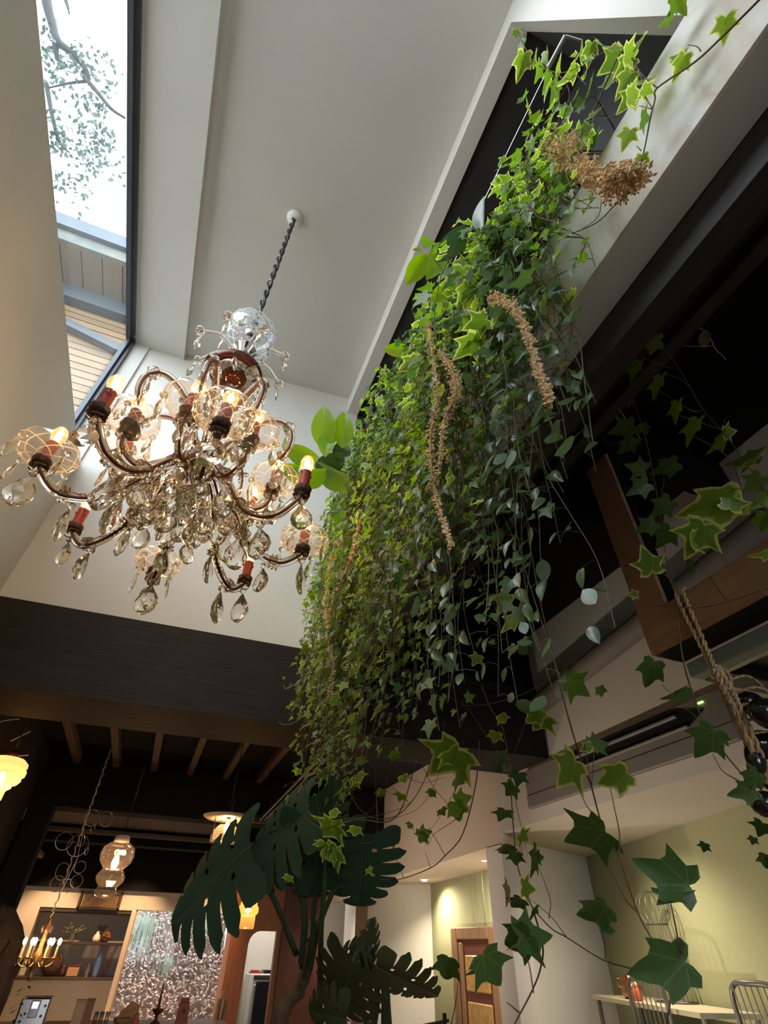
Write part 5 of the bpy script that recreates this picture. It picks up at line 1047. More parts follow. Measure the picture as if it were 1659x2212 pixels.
hanging_plant('hanging_ivy', 'ivy plant rising to the cable end nearest the ceiling corner', .10, .32, 11, cst(2.06), lin(1.75, 1.25, .1, .3), [0, 1, 1], (.042, .06), bush=.35, rise=.9, spread=.05)
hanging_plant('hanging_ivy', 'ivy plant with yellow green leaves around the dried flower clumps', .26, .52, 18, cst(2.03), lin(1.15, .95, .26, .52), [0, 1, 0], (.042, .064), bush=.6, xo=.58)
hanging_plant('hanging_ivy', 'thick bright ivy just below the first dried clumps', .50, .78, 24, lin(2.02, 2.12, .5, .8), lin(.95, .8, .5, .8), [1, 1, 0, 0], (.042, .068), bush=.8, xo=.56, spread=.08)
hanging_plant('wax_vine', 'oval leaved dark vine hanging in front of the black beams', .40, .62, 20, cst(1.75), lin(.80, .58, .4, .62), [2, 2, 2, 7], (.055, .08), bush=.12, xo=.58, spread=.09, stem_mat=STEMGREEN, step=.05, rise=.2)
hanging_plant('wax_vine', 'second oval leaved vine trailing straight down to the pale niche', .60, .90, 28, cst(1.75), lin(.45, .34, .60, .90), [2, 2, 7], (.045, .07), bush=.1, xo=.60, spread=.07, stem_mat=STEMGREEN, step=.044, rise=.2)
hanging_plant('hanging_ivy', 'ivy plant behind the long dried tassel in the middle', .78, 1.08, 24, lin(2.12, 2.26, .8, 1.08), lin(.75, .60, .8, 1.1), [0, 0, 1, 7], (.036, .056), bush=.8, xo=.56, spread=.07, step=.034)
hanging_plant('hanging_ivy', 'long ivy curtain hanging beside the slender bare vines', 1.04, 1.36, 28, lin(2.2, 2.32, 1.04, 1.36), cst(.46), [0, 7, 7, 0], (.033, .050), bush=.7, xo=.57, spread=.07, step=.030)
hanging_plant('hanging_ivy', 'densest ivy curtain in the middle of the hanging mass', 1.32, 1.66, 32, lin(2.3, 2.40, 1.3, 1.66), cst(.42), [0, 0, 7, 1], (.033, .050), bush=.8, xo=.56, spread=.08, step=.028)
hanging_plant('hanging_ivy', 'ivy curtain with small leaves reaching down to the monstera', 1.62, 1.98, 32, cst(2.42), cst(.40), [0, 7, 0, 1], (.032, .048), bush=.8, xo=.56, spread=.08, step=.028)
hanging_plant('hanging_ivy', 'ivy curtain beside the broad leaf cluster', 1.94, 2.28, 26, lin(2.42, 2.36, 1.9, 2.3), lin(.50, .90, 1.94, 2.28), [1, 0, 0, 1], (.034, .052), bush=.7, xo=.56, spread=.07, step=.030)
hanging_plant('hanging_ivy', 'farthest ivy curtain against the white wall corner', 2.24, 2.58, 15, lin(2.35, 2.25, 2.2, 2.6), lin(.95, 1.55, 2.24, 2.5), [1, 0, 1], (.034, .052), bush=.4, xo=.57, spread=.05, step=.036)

# --- single vines, sprigs and broad leaves
VINES = [
 ('ivy_vine', 'long ivy vine trailing in front of the air conditioner down to the largest leaves',
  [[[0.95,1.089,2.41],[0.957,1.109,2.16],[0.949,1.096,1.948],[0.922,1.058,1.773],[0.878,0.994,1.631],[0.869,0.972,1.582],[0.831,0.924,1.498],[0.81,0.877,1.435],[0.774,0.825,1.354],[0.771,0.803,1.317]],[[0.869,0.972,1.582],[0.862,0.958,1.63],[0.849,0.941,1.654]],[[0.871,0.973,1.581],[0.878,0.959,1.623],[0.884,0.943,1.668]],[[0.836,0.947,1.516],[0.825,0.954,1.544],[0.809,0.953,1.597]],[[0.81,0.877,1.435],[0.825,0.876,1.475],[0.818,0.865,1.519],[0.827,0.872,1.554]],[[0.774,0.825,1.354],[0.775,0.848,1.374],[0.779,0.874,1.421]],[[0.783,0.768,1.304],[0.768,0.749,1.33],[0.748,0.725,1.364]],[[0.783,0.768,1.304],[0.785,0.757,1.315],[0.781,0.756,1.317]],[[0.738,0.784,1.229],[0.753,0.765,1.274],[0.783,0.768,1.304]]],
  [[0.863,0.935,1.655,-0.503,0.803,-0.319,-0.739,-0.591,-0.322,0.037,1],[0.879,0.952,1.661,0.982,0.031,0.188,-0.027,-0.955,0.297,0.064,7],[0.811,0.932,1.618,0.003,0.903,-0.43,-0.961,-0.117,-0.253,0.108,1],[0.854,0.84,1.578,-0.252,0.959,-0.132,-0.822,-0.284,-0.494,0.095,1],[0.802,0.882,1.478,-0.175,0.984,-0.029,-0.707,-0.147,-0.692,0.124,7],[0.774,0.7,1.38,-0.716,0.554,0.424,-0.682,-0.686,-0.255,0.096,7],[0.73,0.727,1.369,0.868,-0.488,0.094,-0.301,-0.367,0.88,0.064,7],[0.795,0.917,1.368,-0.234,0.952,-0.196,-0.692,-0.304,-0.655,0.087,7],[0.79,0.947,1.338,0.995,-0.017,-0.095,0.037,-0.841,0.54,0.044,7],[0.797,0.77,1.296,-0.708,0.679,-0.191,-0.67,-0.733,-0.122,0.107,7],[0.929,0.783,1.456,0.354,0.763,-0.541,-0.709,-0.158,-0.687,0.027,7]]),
 ('ivy_vine', 'paired ivy vine hanging beside the pale column, small leaves close together',
  [[[1.07,1.686,2.105],[1.072,1.642,1.999],[1.071,1.581,1.913],[1.059,1.553,1.796],[1.059,1.56,1.713],[1.041,1.55,1.58],[1.049,1.562,1.488],[1.056,1.541,1.431],[1.042,1.507,1.398],[1.026,1.415,1.351],[1.03,1.36,1.332],[1.035,1.252,1.293],[1.009,1.132,1.28]],[[1.065,1.563,1.86],[1.079,1.574,1.69],[1.097,1.585,1.595],[1.099,1.578,1.527]],[[1.03,1.36,1.332],[1.003,1.375,1.372],[0.962,1.389,1.404]],[[1.043,1.249,1.294],[1.031,1.229,1.319],[1.012,1.21,1.347]],[[1.015,1.402,1.369],[1.019,1.389,1.411],[0.978,1.366,1.482]]],
  [[1.054,1.492,1.743,0.281,0.82,-0.499,-0.507,-0.314,-0.802,0.074,7],[1.05,1.523,1.711,0.047,0.959,-0.28,-0.768,-0.145,-0.624,0.081,7],[1.03,1.563,1.646,0.149,0.941,-0.305,-0.245,-0.264,-0.933,0.082,7],[1.057,1.543,1.58,0.849,0.473,-0.234,0.253,-0.754,-0.606,0.073,1],[1.038,1.575,1.554,0.087,0.975,-0.205,-0.261,-0.176,-0.949,0.098,7],[1.027,1.532,1.529,0.409,0.772,-0.486,-0.376,-0.343,-0.861,0.071,7],[1.086,1.504,1.535,0.038,0.672,-0.74,-0.957,0.239,0.167,0.103,7],[1.069,1.501,1.515,0.987,0.144,0.074,0.151,-0.984,-0.09,0.048,7],[1.011,1.505,1.442,0.966,0.256,-0.037,0.247,-0.956,-0.159,0.076,1],[0.975,1.514,1.447,0.21,0.639,-0.74,-0.96,0.28,-0.031,0.078,7],[1.007,1.503,1.416,0.016,0.958,-0.286,-0.515,-0.238,-0.824,0.075,7],[1.009,1.452,1.394,0.08,0.777,-0.625,0.46,-0.584,-0.668,0.064,7],[1.028,1.545,1.817,0.521,0.718,-0.461,-0.224,-0.406,-0.886,0.06,7],[1.045,1.594,1.789,0.23,0.907,-0.353,-0.554,-0.176,-0.814,0.055,7],[1.054,1.567,1.784,0.712,0.662,-0.234,0.139,-0.459,-0.877,0.062,7],[1.026,1.555,1.883,0.342,0.875,-0.343,-0.412,-0.189,-0.891,0.075,1],[1.052,1.556,1.947,0.726,0.649,-0.226,0.115,-0.438,-0.892,0.077,1],[1.12,1.408,1.927,-0.098,0.961,-0.258,-0.635,-0.26,-0.728,0.109,1],[1.145,1.413,1.911,0.082,0.985,-0.15,-0.602,-0.071,-0.795,0.124,1]]),
 ('ivy_vine', 'ivy vine ending in broad dark leaves in front of the framed wooden panel',
  [[[1.042,1.507,1.398],[0.86,1.226,1.316],[0.79,1.144,1.279],[0.708,1.061,1.25],[0.617,0.986,1.215]],[[0.711,1.062,1.247],[0.727,1.09,1.287],[0.746,1.142,1.3]],[[0.66,1.033,1.223],[0.633,1.03,1.237]],[[0.783,1.534,1.169],[0.779,1.495,1.213],[0.772,1.466,1.246]]],
  [[0.767,1.18,1.326,0.999,0.038,0.036,0.024,-0.947,0.319,0.105,7],[0.793,1.164,1.332,-0.156,0.964,-0.217,-0.85,-0.243,-0.467,0.11,7],[0.743,1.123,1.32,0.358,0.918,-0.172,0.216,-0.261,-0.941,0.073,7],[0.606,1.053,1.299,0.689,0.484,-0.539,0.043,-0.77,-0.637,0.1,7],[0.655,1.115,1.289,-0.422,0.809,-0.409,0.053,-0.428,-0.902,0.072,7],[0.767,1.497,1.291,0.245,0.818,-0.52,-0.463,-0.372,-0.804,0.11,7]]),
 ('ivy_vine', 'ivy vine running past the jute hanger and black pods',
  [[[1.197,0.837,2.05],[1.165,0.859,1.888],[1.121,0.838,1.776],[1.114,0.833,1.708],[1.068,0.782,1.63],[1.064,0.759,1.58],[1.055,0.735,1.533],[1.026,0.707,1.499]],[[1.151,0.871,1.88],[1.131,0.891,1.897],[1.122,0.909,1.927]],[[1.074,0.771,1.639],[1.079,0.802,1.679],[1.003,0.816,1.771]],[[1.07,0.77,1.566],[1.049,0.785,1.588],[1.042,0.787,1.619]],[[1.078,0.772,1.636],[1.066,0.765,1.648],[1.049,0.771,1.664]]],
  [[0.973,0.787,1.814,0.113,0.81,-0.575,-0.723,-0.329,-0.607,0.086,7],[1.058,0.796,1.77,-0.567,0.763,-0.31,0.031,-0.356,-0.934,0.079,7],[1.043,0.76,1.663,-0.041,0.865,-0.5,-0.836,-0.303,-0.457,0.095,7],[1.075,0.729,1.577,-0.109,0.863,-0.493,-0.876,-0.318,-0.363,0.06,7],[1.069,0.745,1.547,-0.529,0.846,-0.063,-0.826,-0.531,-0.189,0.062,7],[1.075,0.763,1.496,0.357,0.815,-0.457,-0.773,-0.017,-0.634,0.045,7],[1.095,0.797,1.451,0.505,0.686,-0.523,-0.642,-0.106,-0.76,0.047,7],[1.064,0.786,1.475,0.366,0.751,-0.55,-0.741,-0.124,-0.66,0.024,7]]),
 ('ivy_vine', 'ivy vine with cream edged leaves reaching over the hanging wooden beam',
  [[[1.091,0.494,3.291],[1.111,0.522,3.026],[1.15,0.492,2.891],[1.157,0.489,2.816],[1.185,0.498,2.718],[1.196,0.505,2.631],[1.213,0.516,2.537],[1.2,0.498,2.41],[1.172,0.484,2.285],[1.138,0.467,2.164],[1.085,0.448,2.054]],[[1.185,0.498,2.718],[1.133,0.512,2.725],[1.061,0.526,2.77]],[[1.196,0.505,2.631],[1.154,0.505,2.663],[1.048,0.54,2.729]],[[1.213,0.516,2.537],[1.174,0.53,2.538],[1.074,0.535,2.603]],[[1.199,0.495,2.413],[1.158,0.511,2.443],[1.1,0.535,2.486]],[[1.195,0.492,2.418],[1.196,0.473,2.438],[1.207,0.464,2.443]],[[1.192,0.531,2.226],[1.138,0.497,2.284],[1.074,0.521,2.375]],[[1.078,0.458,2.046],[1.056,0.475,2.113],[1.078,0.511,2.142]],[[1.13,0.576,1.901],[1.093,0.591,1.975],[1.054,0.596,2.061]],[[1.046,0.713,1.939],[1.003,0.691,1.98],[0.97,0.686,1.999]],[[1.14,0.672,1.945],[1.081,0.648,1.994],[1.044,0.631,2.027]],[[1.157,0.54,1.928],[1.12,0.626,1.927],[1.091,0.7,1.935],[1.05,0.763,1.96],[1.039,0.806,1.995],[1.041,0.836,2.038]]],
  [[0.996,0.498,2.825,0.33,0.75,-0.573,-0.56,-0.333,-0.759,0.093,1],[1.006,0.485,2.835,-0.431,0.777,-0.459,0.467,-0.243,-0.85,0.108,0],[1.064,0.528,2.735,-0.12,0.739,-0.663,-0.992,-0.066,0.107,0.094,0],[1.082,0.505,2.631,-0.038,0.715,-0.698,-0.993,0.054,0.109,0.095,0],[1.111,0.464,2.785,-0.693,0.688,0.217,-0.373,-0.085,-0.924,0.086,0],[1.105,0.512,2.524,0.126,0.66,-0.741,-0.966,0.25,0.059,0.086,0],[1.108,0.493,2.421,-0.124,0.718,-0.685,-0.977,0.032,0.21,0.1,0],[1.2,0.5,2.408,0.904,-0.206,0.375,0.064,-0.802,-0.595,0.064,1],[1.205,0.498,2.407,-0.304,0.817,-0.49,0.258,-0.425,-0.868,0.088,0],[1.216,0.461,2.291,-0.729,0.657,-0.192,0.169,-0.099,-0.981,0.104,0],[1.141,0.469,2.237,0.805,-0.482,0.346,0.405,0.02,-0.914,0.071,1],[1.189,0.476,2.21,-0.196,0.951,-0.24,-0.757,-0.302,-0.579,0.067,0],[1.129,0.456,2.104,-0.472,0.851,-0.231,-0.685,-0.518,-0.512,0.066,0],[1.074,0.464,2.042,0.576,0.77,-0.274,-0.547,0.114,-0.829,0.067,0],[1.111,0.507,1.981,-0.706,0.681,-0.193,0.063,-0.211,-0.975,0.063,1],[1.089,0.536,2.111,0.401,-0.474,0.784,-0.63,-0.764,-0.14,0.083,1],[1.102,0.506,2.137,-0.363,0.921,0.137,-0.621,-0.13,-0.773,0.172,1],[1.045,0.575,2.087,0.033,0.885,-0.464,-0.733,-0.294,-0.614,0.12,1],[1.02,0.616,2.054,0.885,0.169,0.433,0.351,-0.853,-0.385,0.102,1],[0.957,0.696,1.993,-0.441,-0.316,0.84,-0.767,-0.353,-0.535,0.085,1],[1.054,0.833,2.036,-0.77,0.616,0.163,-0.602,-0.62,-0.503,0.035,1]]),
 ('ivy_vine', 'slim dark ivy vine hanging in front of the tilted brown post',
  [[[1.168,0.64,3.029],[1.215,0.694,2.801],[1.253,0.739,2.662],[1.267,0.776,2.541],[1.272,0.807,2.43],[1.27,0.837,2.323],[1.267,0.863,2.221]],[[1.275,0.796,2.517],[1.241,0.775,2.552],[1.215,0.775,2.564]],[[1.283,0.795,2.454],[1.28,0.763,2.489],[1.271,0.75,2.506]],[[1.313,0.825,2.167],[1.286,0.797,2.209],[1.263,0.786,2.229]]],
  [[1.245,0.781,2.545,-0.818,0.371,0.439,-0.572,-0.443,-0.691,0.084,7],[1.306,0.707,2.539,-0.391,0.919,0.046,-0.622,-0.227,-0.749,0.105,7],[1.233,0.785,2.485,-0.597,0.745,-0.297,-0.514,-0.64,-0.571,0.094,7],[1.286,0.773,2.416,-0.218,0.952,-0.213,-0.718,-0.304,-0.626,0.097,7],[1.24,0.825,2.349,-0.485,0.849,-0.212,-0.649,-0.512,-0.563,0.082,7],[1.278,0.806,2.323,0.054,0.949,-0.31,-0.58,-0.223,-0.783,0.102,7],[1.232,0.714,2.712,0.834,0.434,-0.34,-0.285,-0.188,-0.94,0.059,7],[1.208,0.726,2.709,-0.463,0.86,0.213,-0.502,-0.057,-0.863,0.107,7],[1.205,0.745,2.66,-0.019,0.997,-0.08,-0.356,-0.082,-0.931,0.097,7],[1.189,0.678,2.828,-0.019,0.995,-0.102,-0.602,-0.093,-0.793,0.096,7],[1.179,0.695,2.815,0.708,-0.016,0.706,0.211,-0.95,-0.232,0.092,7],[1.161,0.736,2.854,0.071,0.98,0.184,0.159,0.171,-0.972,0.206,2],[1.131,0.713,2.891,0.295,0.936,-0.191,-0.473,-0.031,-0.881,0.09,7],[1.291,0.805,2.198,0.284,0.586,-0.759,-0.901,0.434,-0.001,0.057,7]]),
 ('ivy_tendril', 'pale leafless tendril arching across the dark beams',
  [[[1.063,0.482,3.24],[1.105,0.493,3.09],[1.16,0.454,2.958],[1.235,0.409,2.869],[1.257,0.4,2.825],[1.277,0.415,2.771],[1.291,0.416,2.733],[1.303,0.42,2.724]],[[1.27,0.412,2.776],[1.229,0.441,2.792],[1.172,0.483,2.831]],[[1.086,0.708,3.065],[1.116,0.698,2.988],[1.161,0.724,2.867],[1.187,0.735,2.769],[1.244,0.752,2.698],[1.259,0.758,2.685]],[[1.013,0.201,2.953],[1.037,0.233,2.909],[1.059,0.292,2.914],[1.063,0.345,2.932],[1.089,0.432,2.979]]],
  [[1.233,0.389,2.816,0.596,0.77,-0.228,-0.44,0.076,-0.895,0.062,2],[1.029,0.235,2.91,0.481,0.714,-0.509,-0.576,-0.181,-0.798,0.018,2],[1.018,0.214,2.937,-0.711,0.702,0.03,-0.345,-0.312,-0.885,0.015,2]]),
 ('ivy_vine', 'bright ivy vine crossing the stained white wall near the ceiling',
  [[[0.6,-0.182,2.526],[0.6,-0.116,2.578],[0.6,-0.073,2.62],[0.6,-0.017,2.71],[0.6,0.0,2.687],[0.6,0.028,2.655],[0.6,0.078,2.587],[0.6,0.122,2.549],[0.6,0.174,2.562],[0.6,0.225,2.59],[0.6,0.286,2.68]],[[0.6,-0.017,2.71],[0.6,-0.023,2.815],[0.6,-0.043,2.966]],[[0.6,0.015,2.675],[0.6,0.022,2.747]],[[0.6,0.078,2.604],[0.6,0.077,2.637]],[[0.6,-0.09,2.624],[0.6,-0.094,2.653],[0.6,-0.092,2.696]],[[0.6,0.189,2.639],[0.6,0.219,2.604],[0.6,0.27,2.651]]],
  [[0.596,-0.143,2.608,0.407,0.752,-0.519,-0.611,-0.199,-0.767,0.055,1],[0.596,-0.127,2.568,0.423,-0.096,0.901,-0.125,-0.991,-0.047,0.044,1],[0.61,-0.07,2.709,0.313,-0.391,0.866,-0.895,-0.428,0.13,0.078,1],[0.602,-0.081,2.685,0.156,0.979,-0.134,-0.307,-0.081,-0.948,0.057,1],[0.602,0.061,2.723,-0.015,0.783,-0.622,-0.456,-0.559,-0.693,0.062,1],[0.581,0.038,2.651,0.658,-0.18,0.732,0.572,-0.513,-0.64,0.057,0],[0.596,0.08,2.579,0.38,0.775,-0.506,-0.536,-0.262,-0.803,0.046,1],[0.602,-0.154,2.885,-0.196,0.797,-0.571,0.547,-0.395,-0.738,0.052,0],[0.606,-0.133,2.883,-0.384,0.766,-0.515,0.635,-0.186,-0.75,0.049,0],[0.583,-0.153,2.861,0.929,0.32,-0.185,-0.237,0.132,-0.963,0.058,0]]),
 ('ivy_vine', 'variegated ivy sprig with the brightest leaves in front of the grey alcove',
  [[[0.6,0.098,2.982],[0.6,0.04,3.011],[0.6,-0.039,3.035],[0.6,-0.043,2.966],[0.6,-0.021,2.827],[0.6,0.002,2.752],[0.6,0.014,2.671]],[[0.6,0.07,3.51],[0.6,0.035,3.341],[0.6,-0.024,3.172],[0.6,-0.04,3.077]],[[0.6,0.083,2.906],[0.6,0.056,2.846],[0.6,0.032,2.792]]],
  [[0.623,-0.041,3.083,-0.541,0.797,-0.268,-0.098,-0.376,-0.922,0.088,1],[0.615,-0.043,2.982,-0.376,0.826,-0.421,-0.166,-0.507,-0.846,0.078,1],[0.61,-0.021,2.92,-0.185,0.841,-0.507,-0.3,-0.54,-0.786,0.081,1],[0.571,-0.038,2.924,0.678,-0.313,0.665,0.49,-0.482,-0.727,0.079,1],[0.603,-0.015,2.789,0.459,-0.269,0.847,-0.687,-0.711,0.147,0.082,1],[0.578,-0.033,3.036,0.785,-0.447,0.428,-0.436,-0.89,-0.13,0.068,1],[0.613,0.004,2.839,-0.343,0.878,-0.335,-0.245,-0.428,-0.87,0.069,1],[0.575,0.021,2.774,0.684,-0.347,0.641,0.393,-0.565,-0.726,0.07,1],[0.593,-0.036,3.186,0.407,-0.095,0.909,-0.106,-0.993,-0.056,0.073,1],[0.6,-0.059,2.938,0.202,-0.673,0.712,-0.979,-0.12,0.165,0.061,1],[0.593,0.09,2.962,0.434,-0.625,0.649,-0.869,-0.48,0.12,0.055,1],[0.598,0.138,2.97,-0.057,-0.576,0.816,0.644,-0.646,-0.411,0.052,1],[0.58,-0.004,2.737,0.954,-0.11,0.278,0.269,-0.083,-0.959,0.047,1],[0.617,0.018,3.026,-0.118,-0.168,0.979,-0.927,-0.334,-0.169,0.064,1]]),
 ('ivy_vine', 'small ivy shoot reaching up beside the steel cable end',
  [[[0.51,0.039,3.934],[0.534,0.055,3.876],[0.576,0.079,3.804],[0.6,0.077,3.649],[0.6,0.067,3.484],[0.6,0.083,3.271],[0.6,0.142,3.201]],[[0.579,0.086,3.795],[0.561,0.097,3.791]]],
  [[0.501,0.031,3.945,0.337,0.701,-0.628,-0.442,-0.471,-0.763,0.047,1],[0.542,0.069,3.828,0.204,0.969,-0.142,-0.103,-0.123,-0.987,0.108,1],[0.535,0.038,3.894,0.123,0.734,-0.668,-0.953,-0.099,-0.285,0.064,0],[0.578,0.087,3.795,0.069,-0.65,0.757,0.847,-0.363,-0.388,0.078,1],[0.594,0.036,3.747,0.374,0.598,-0.709,-0.927,0.259,-0.271,0.075,1],[0.593,0.073,3.742,0.057,0.77,-0.636,0.564,-0.55,-0.615,0.083,0],[0.593,0.075,3.579,0.06,0.771,-0.634,0.55,-0.556,-0.623,0.085,0],[0.59,0.064,3.487,0.074,-0.643,0.762,0.822,-0.394,-0.412,0.087,1],[0.608,0.018,3.386,-0.311,0.77,-0.557,0.687,-0.223,-0.692,0.103,1],[0.597,0.008,3.329,-0.066,-0.582,0.811,0.685,-0.617,-0.387,0.08,1],[0.598,-0.035,3.3,0.382,0.907,-0.175,-0.315,-0.05,-0.948,0.07,1],[0.596,0.08,3.429,-0.032,0.782,-0.622,0.586,-0.489,-0.645,0.092,0]]),
 ('ivy_vine', 'ivy vine looping low under the foliage towards the monstera',
  [[[1.064,1.733,1.906],[1.063,1.786,1.773],[1.038,1.867,1.622],[0.986,1.921,1.555],[0.95,1.964,1.523],[0.877,2.047,1.495],[0.575,1.477,1.436]],[[1.053,1.827,1.704],[1.018,1.877,1.665],[0.96,1.936,1.625],[0.947,1.971,1.593]],[[0.859,1.864,1.848],[0.846,1.97,1.71],[0.813,2.026,1.664],[0.475,1.407,1.55],[0.403,1.452,1.531],[0.351,1.451,1.552]],[[0.739,1.995,1.833],[0.521,1.38,1.56],[0.534,1.417,1.516],[0.518,1.433,1.505],[0.501,1.438,1.506]],[[0.917,1.866,1.823],[0.874,1.946,1.724],[0.527,1.377,1.56],[0.419,1.428,1.549]],[[0.989,1.92,1.555],[0.938,1.893,1.604],[0.907,1.882,1.628]],[[0.881,2.046,1.495],[0.843,2.029,1.557],[0.829,2.017,1.576]],[[0.95,1.964,1.523],[0.917,1.937,1.566]],[[0.663,1.999,1.858],[0.676,2.073,1.745],[0.445,1.444,1.523]],[[0.573,1.988,1.983],[0.588,2.052,1.862],[0.467,2.141,1.786],[0.447,2.131,1.805]]],
  [[0.995,1.838,1.716,0.529,0.63,-0.568,-0.146,-0.592,-0.792,0.115,0],[1.006,1.848,1.715,0.938,0.024,0.345,0.031,-0.999,-0.014,0.092,0],[0.985,1.737,1.872,-0.157,0.964,-0.214,-0.533,-0.265,-0.804,0.259,1],[0.94,1.761,1.865,0.683,0.686,-0.253,0.19,-0.501,-0.845,0.14,1],[0.91,1.912,1.625,0.027,0.919,-0.394,-0.635,-0.288,-0.717,0.085,1],[0.89,1.933,1.611,0.944,0.024,0.33,0.023,-1.0,0.008,0.073,0],[0.814,1.995,1.606,0.449,0.758,-0.472,-0.027,-0.517,-0.855,0.061,1],[0.854,1.913,1.646,0.071,0.944,-0.322,-0.61,-0.214,-0.763,0.046,1],[0.813,1.902,1.735,0.206,0.947,-0.245,-0.43,-0.137,-0.892,0.071,1],[0.428,1.433,1.541,-0.108,0.984,-0.145,-0.547,-0.18,-0.817,0.116,1],[0.415,1.471,1.506,0.022,0.957,-0.29,-0.525,-0.236,-0.818,0.069,1],[0.427,1.426,1.549,0.401,0.855,-0.329,0.131,-0.409,-0.903,0.055,1],[0.478,1.418,1.537,0.215,0.892,-0.397,-0.248,-0.344,-0.906,0.052,1],[0.411,1.413,1.569,0.497,0.803,-0.329,0.256,-0.498,-0.829,0.049,1],[0.451,1.47,1.492,-0.223,0.971,-0.088,-0.637,-0.214,-0.741,0.116,1],[0.418,1.478,1.497,0.545,0.794,-0.269,0.418,-0.535,-0.734,0.073,1],[0.438,1.48,1.487,0.854,0.476,-0.212,0.388,-0.852,-0.352,0.055,1],[0.351,1.556,1.44,0.04,0.892,-0.45,-0.339,-0.412,-0.846,0.04,1],[0.534,1.472,1.457,0.646,0.624,-0.44,0.232,-0.71,-0.665,0.028,1],[0.461,2.105,1.827,0.022,0.895,-0.445,-0.288,-0.42,-0.86,0.05,1],[0.986,1.805,1.785,0.816,0.577,-0.035,0.479,-0.709,-0.518,0.09,0],[0.6,2.067,1.766,0.861,0.508,-0.034,0.469,-0.818,-0.332,0.116,1],[0.667,2.004,1.806,0.559,0.814,-0.161,0.402,-0.435,-0.806,0.093,1]]),
 ('ivy_tendril', 'thin curling tendrils with tiny leaves in front of the dark beam',
  [[[0.331,1.978,2.09],[0.345,1.982,2.081],[0.392,1.94,2.106],[0.442,1.868,2.163],[0.48,1.814,2.206]],[[0.353,2.074,1.978],[0.377,2.073,1.971],[0.424,2.04,1.987],[0.495,1.946,2.059],[0.518,1.904,2.094]],[[0.409,1.894,2.148],[0.383,1.871,2.183],[0.373,1.862,2.197]],[[0.381,1.938,2.112],[0.364,1.912,2.147],[0.353,1.896,2.168]],[[0.442,2.013,2.008],[0.413,1.991,2.043],[0.4,1.983,2.057]],[[0.414,2.05,1.98],[0.382,2.037,2.007]],[[0.358,1.835,2.231],[0.407,1.832,2.216],[0.458,1.811,2.217],[0.539,1.764,2.235]],[[0.284,1.749,2.429],[0.32,1.744,2.419],[0.369,1.715,2.43],[0.431,1.667,2.458]],[[0.323,1.811,2.347],[0.367,1.807,2.334],[0.407,1.781,2.345]],[[0.417,1.214,3.324],[0.461,1.235,3.285],[0.527,1.201,3.294],[0.597,1.098,3.3],[0.634,0.982,3.334]],[[0.55,2.366,1.589],[0.585,2.352,1.59]]],
  [[0.387,1.847,2.207,-0.458,0.88,-0.122,-0.621,-0.415,-0.665,0.061,0],[0.41,1.968,2.069,-0.224,0.958,-0.181,-0.567,-0.279,-0.775,0.051,0],[0.482,1.892,2.121,-0.481,0.877,-0.01,-0.74,-0.412,-0.531,0.06,0],[0.353,1.887,2.178,0.152,0.939,-0.309,-0.082,-0.3,-0.95,0.026,0],[0.324,1.957,2.116,0.256,0.609,-0.751,-0.076,-0.762,-0.643,0.015,1],[0.37,2.02,2.03,0.492,0.805,-0.332,0.264,-0.501,-0.824,0.03,0],[0.361,1.756,2.391,-0.151,0.908,-0.39,-0.298,-0.418,-0.858,0.045,1],[0.34,1.784,2.369,0.135,0.873,-0.47,-0.107,-0.458,-0.882,0.041,1],[0.355,1.748,2.401,-0.416,0.875,-0.248,-0.459,-0.437,-0.773,0.045,1],[0.363,1.853,2.21,0.93,-0.367,0.019,-0.322,-0.837,-0.443,0.015,0],[0.443,1.232,3.295,-0.409,-0.197,0.891,-0.507,-0.762,-0.402,0.041,1],[0.521,1.207,3.291,-0.207,-0.308,0.929,-0.412,-0.834,-0.368,0.055,1]]),
 ('broad_leaf_plant', 'broad glossy light green leaves beside the chandelier in front of the far wall',
  [[[0.277,1.617,3.027],[0.336,1.617,3.003],[0.411,1.64,3.024],[0.46,1.459,2.842]],[[0.297,1.609,3.027],[0.316,1.586,3.044]],[[0.314,1.649,2.978],[0.333,1.626,2.995]],[[0.399,1.607,3.035],[0.421,1.636,3.024]]],
  [[0.295,1.579,3.061,-0.287,-0.475,0.832,-0.37,-0.746,-0.554,0.22,3],[0.362,1.55,3.079,-0.17,-0.496,0.851,-0.032,-0.861,-0.508,0.182,3],[0.293,1.576,3.018,-0.026,-0.288,0.957,-0.354,-0.893,-0.278,0.152,3],[0.272,1.602,3.03,-0.835,0.417,0.358,-0.478,-0.23,-0.847,0.194,3],[0.376,1.601,3.02,-0.064,-0.188,0.98,-0.237,-0.951,-0.198,0.152,4],[0.369,1.547,3.049,-0.362,0.926,0.107,-0.096,0.077,-0.992,0.203,4],[0.194,1.659,3.001,-0.505,0.83,0.237,-0.452,-0.021,-0.892,0.142,3],[0.316,1.622,2.991,-0.57,0.787,0.237,-0.046,0.257,-0.965,0.284,3],[0.432,1.609,2.959,-0.581,0.557,0.593,-0.599,0.201,-0.775,0.291,3]]),
 ('broad_leaf_plant', 'broad glossy leaves against the white trim halfway along the opening',
  [[[0.46,0.735,3.502],[0.46,0.635,3.351],[0.46,0.527,3.121],[0.46,0.45,2.905]]],
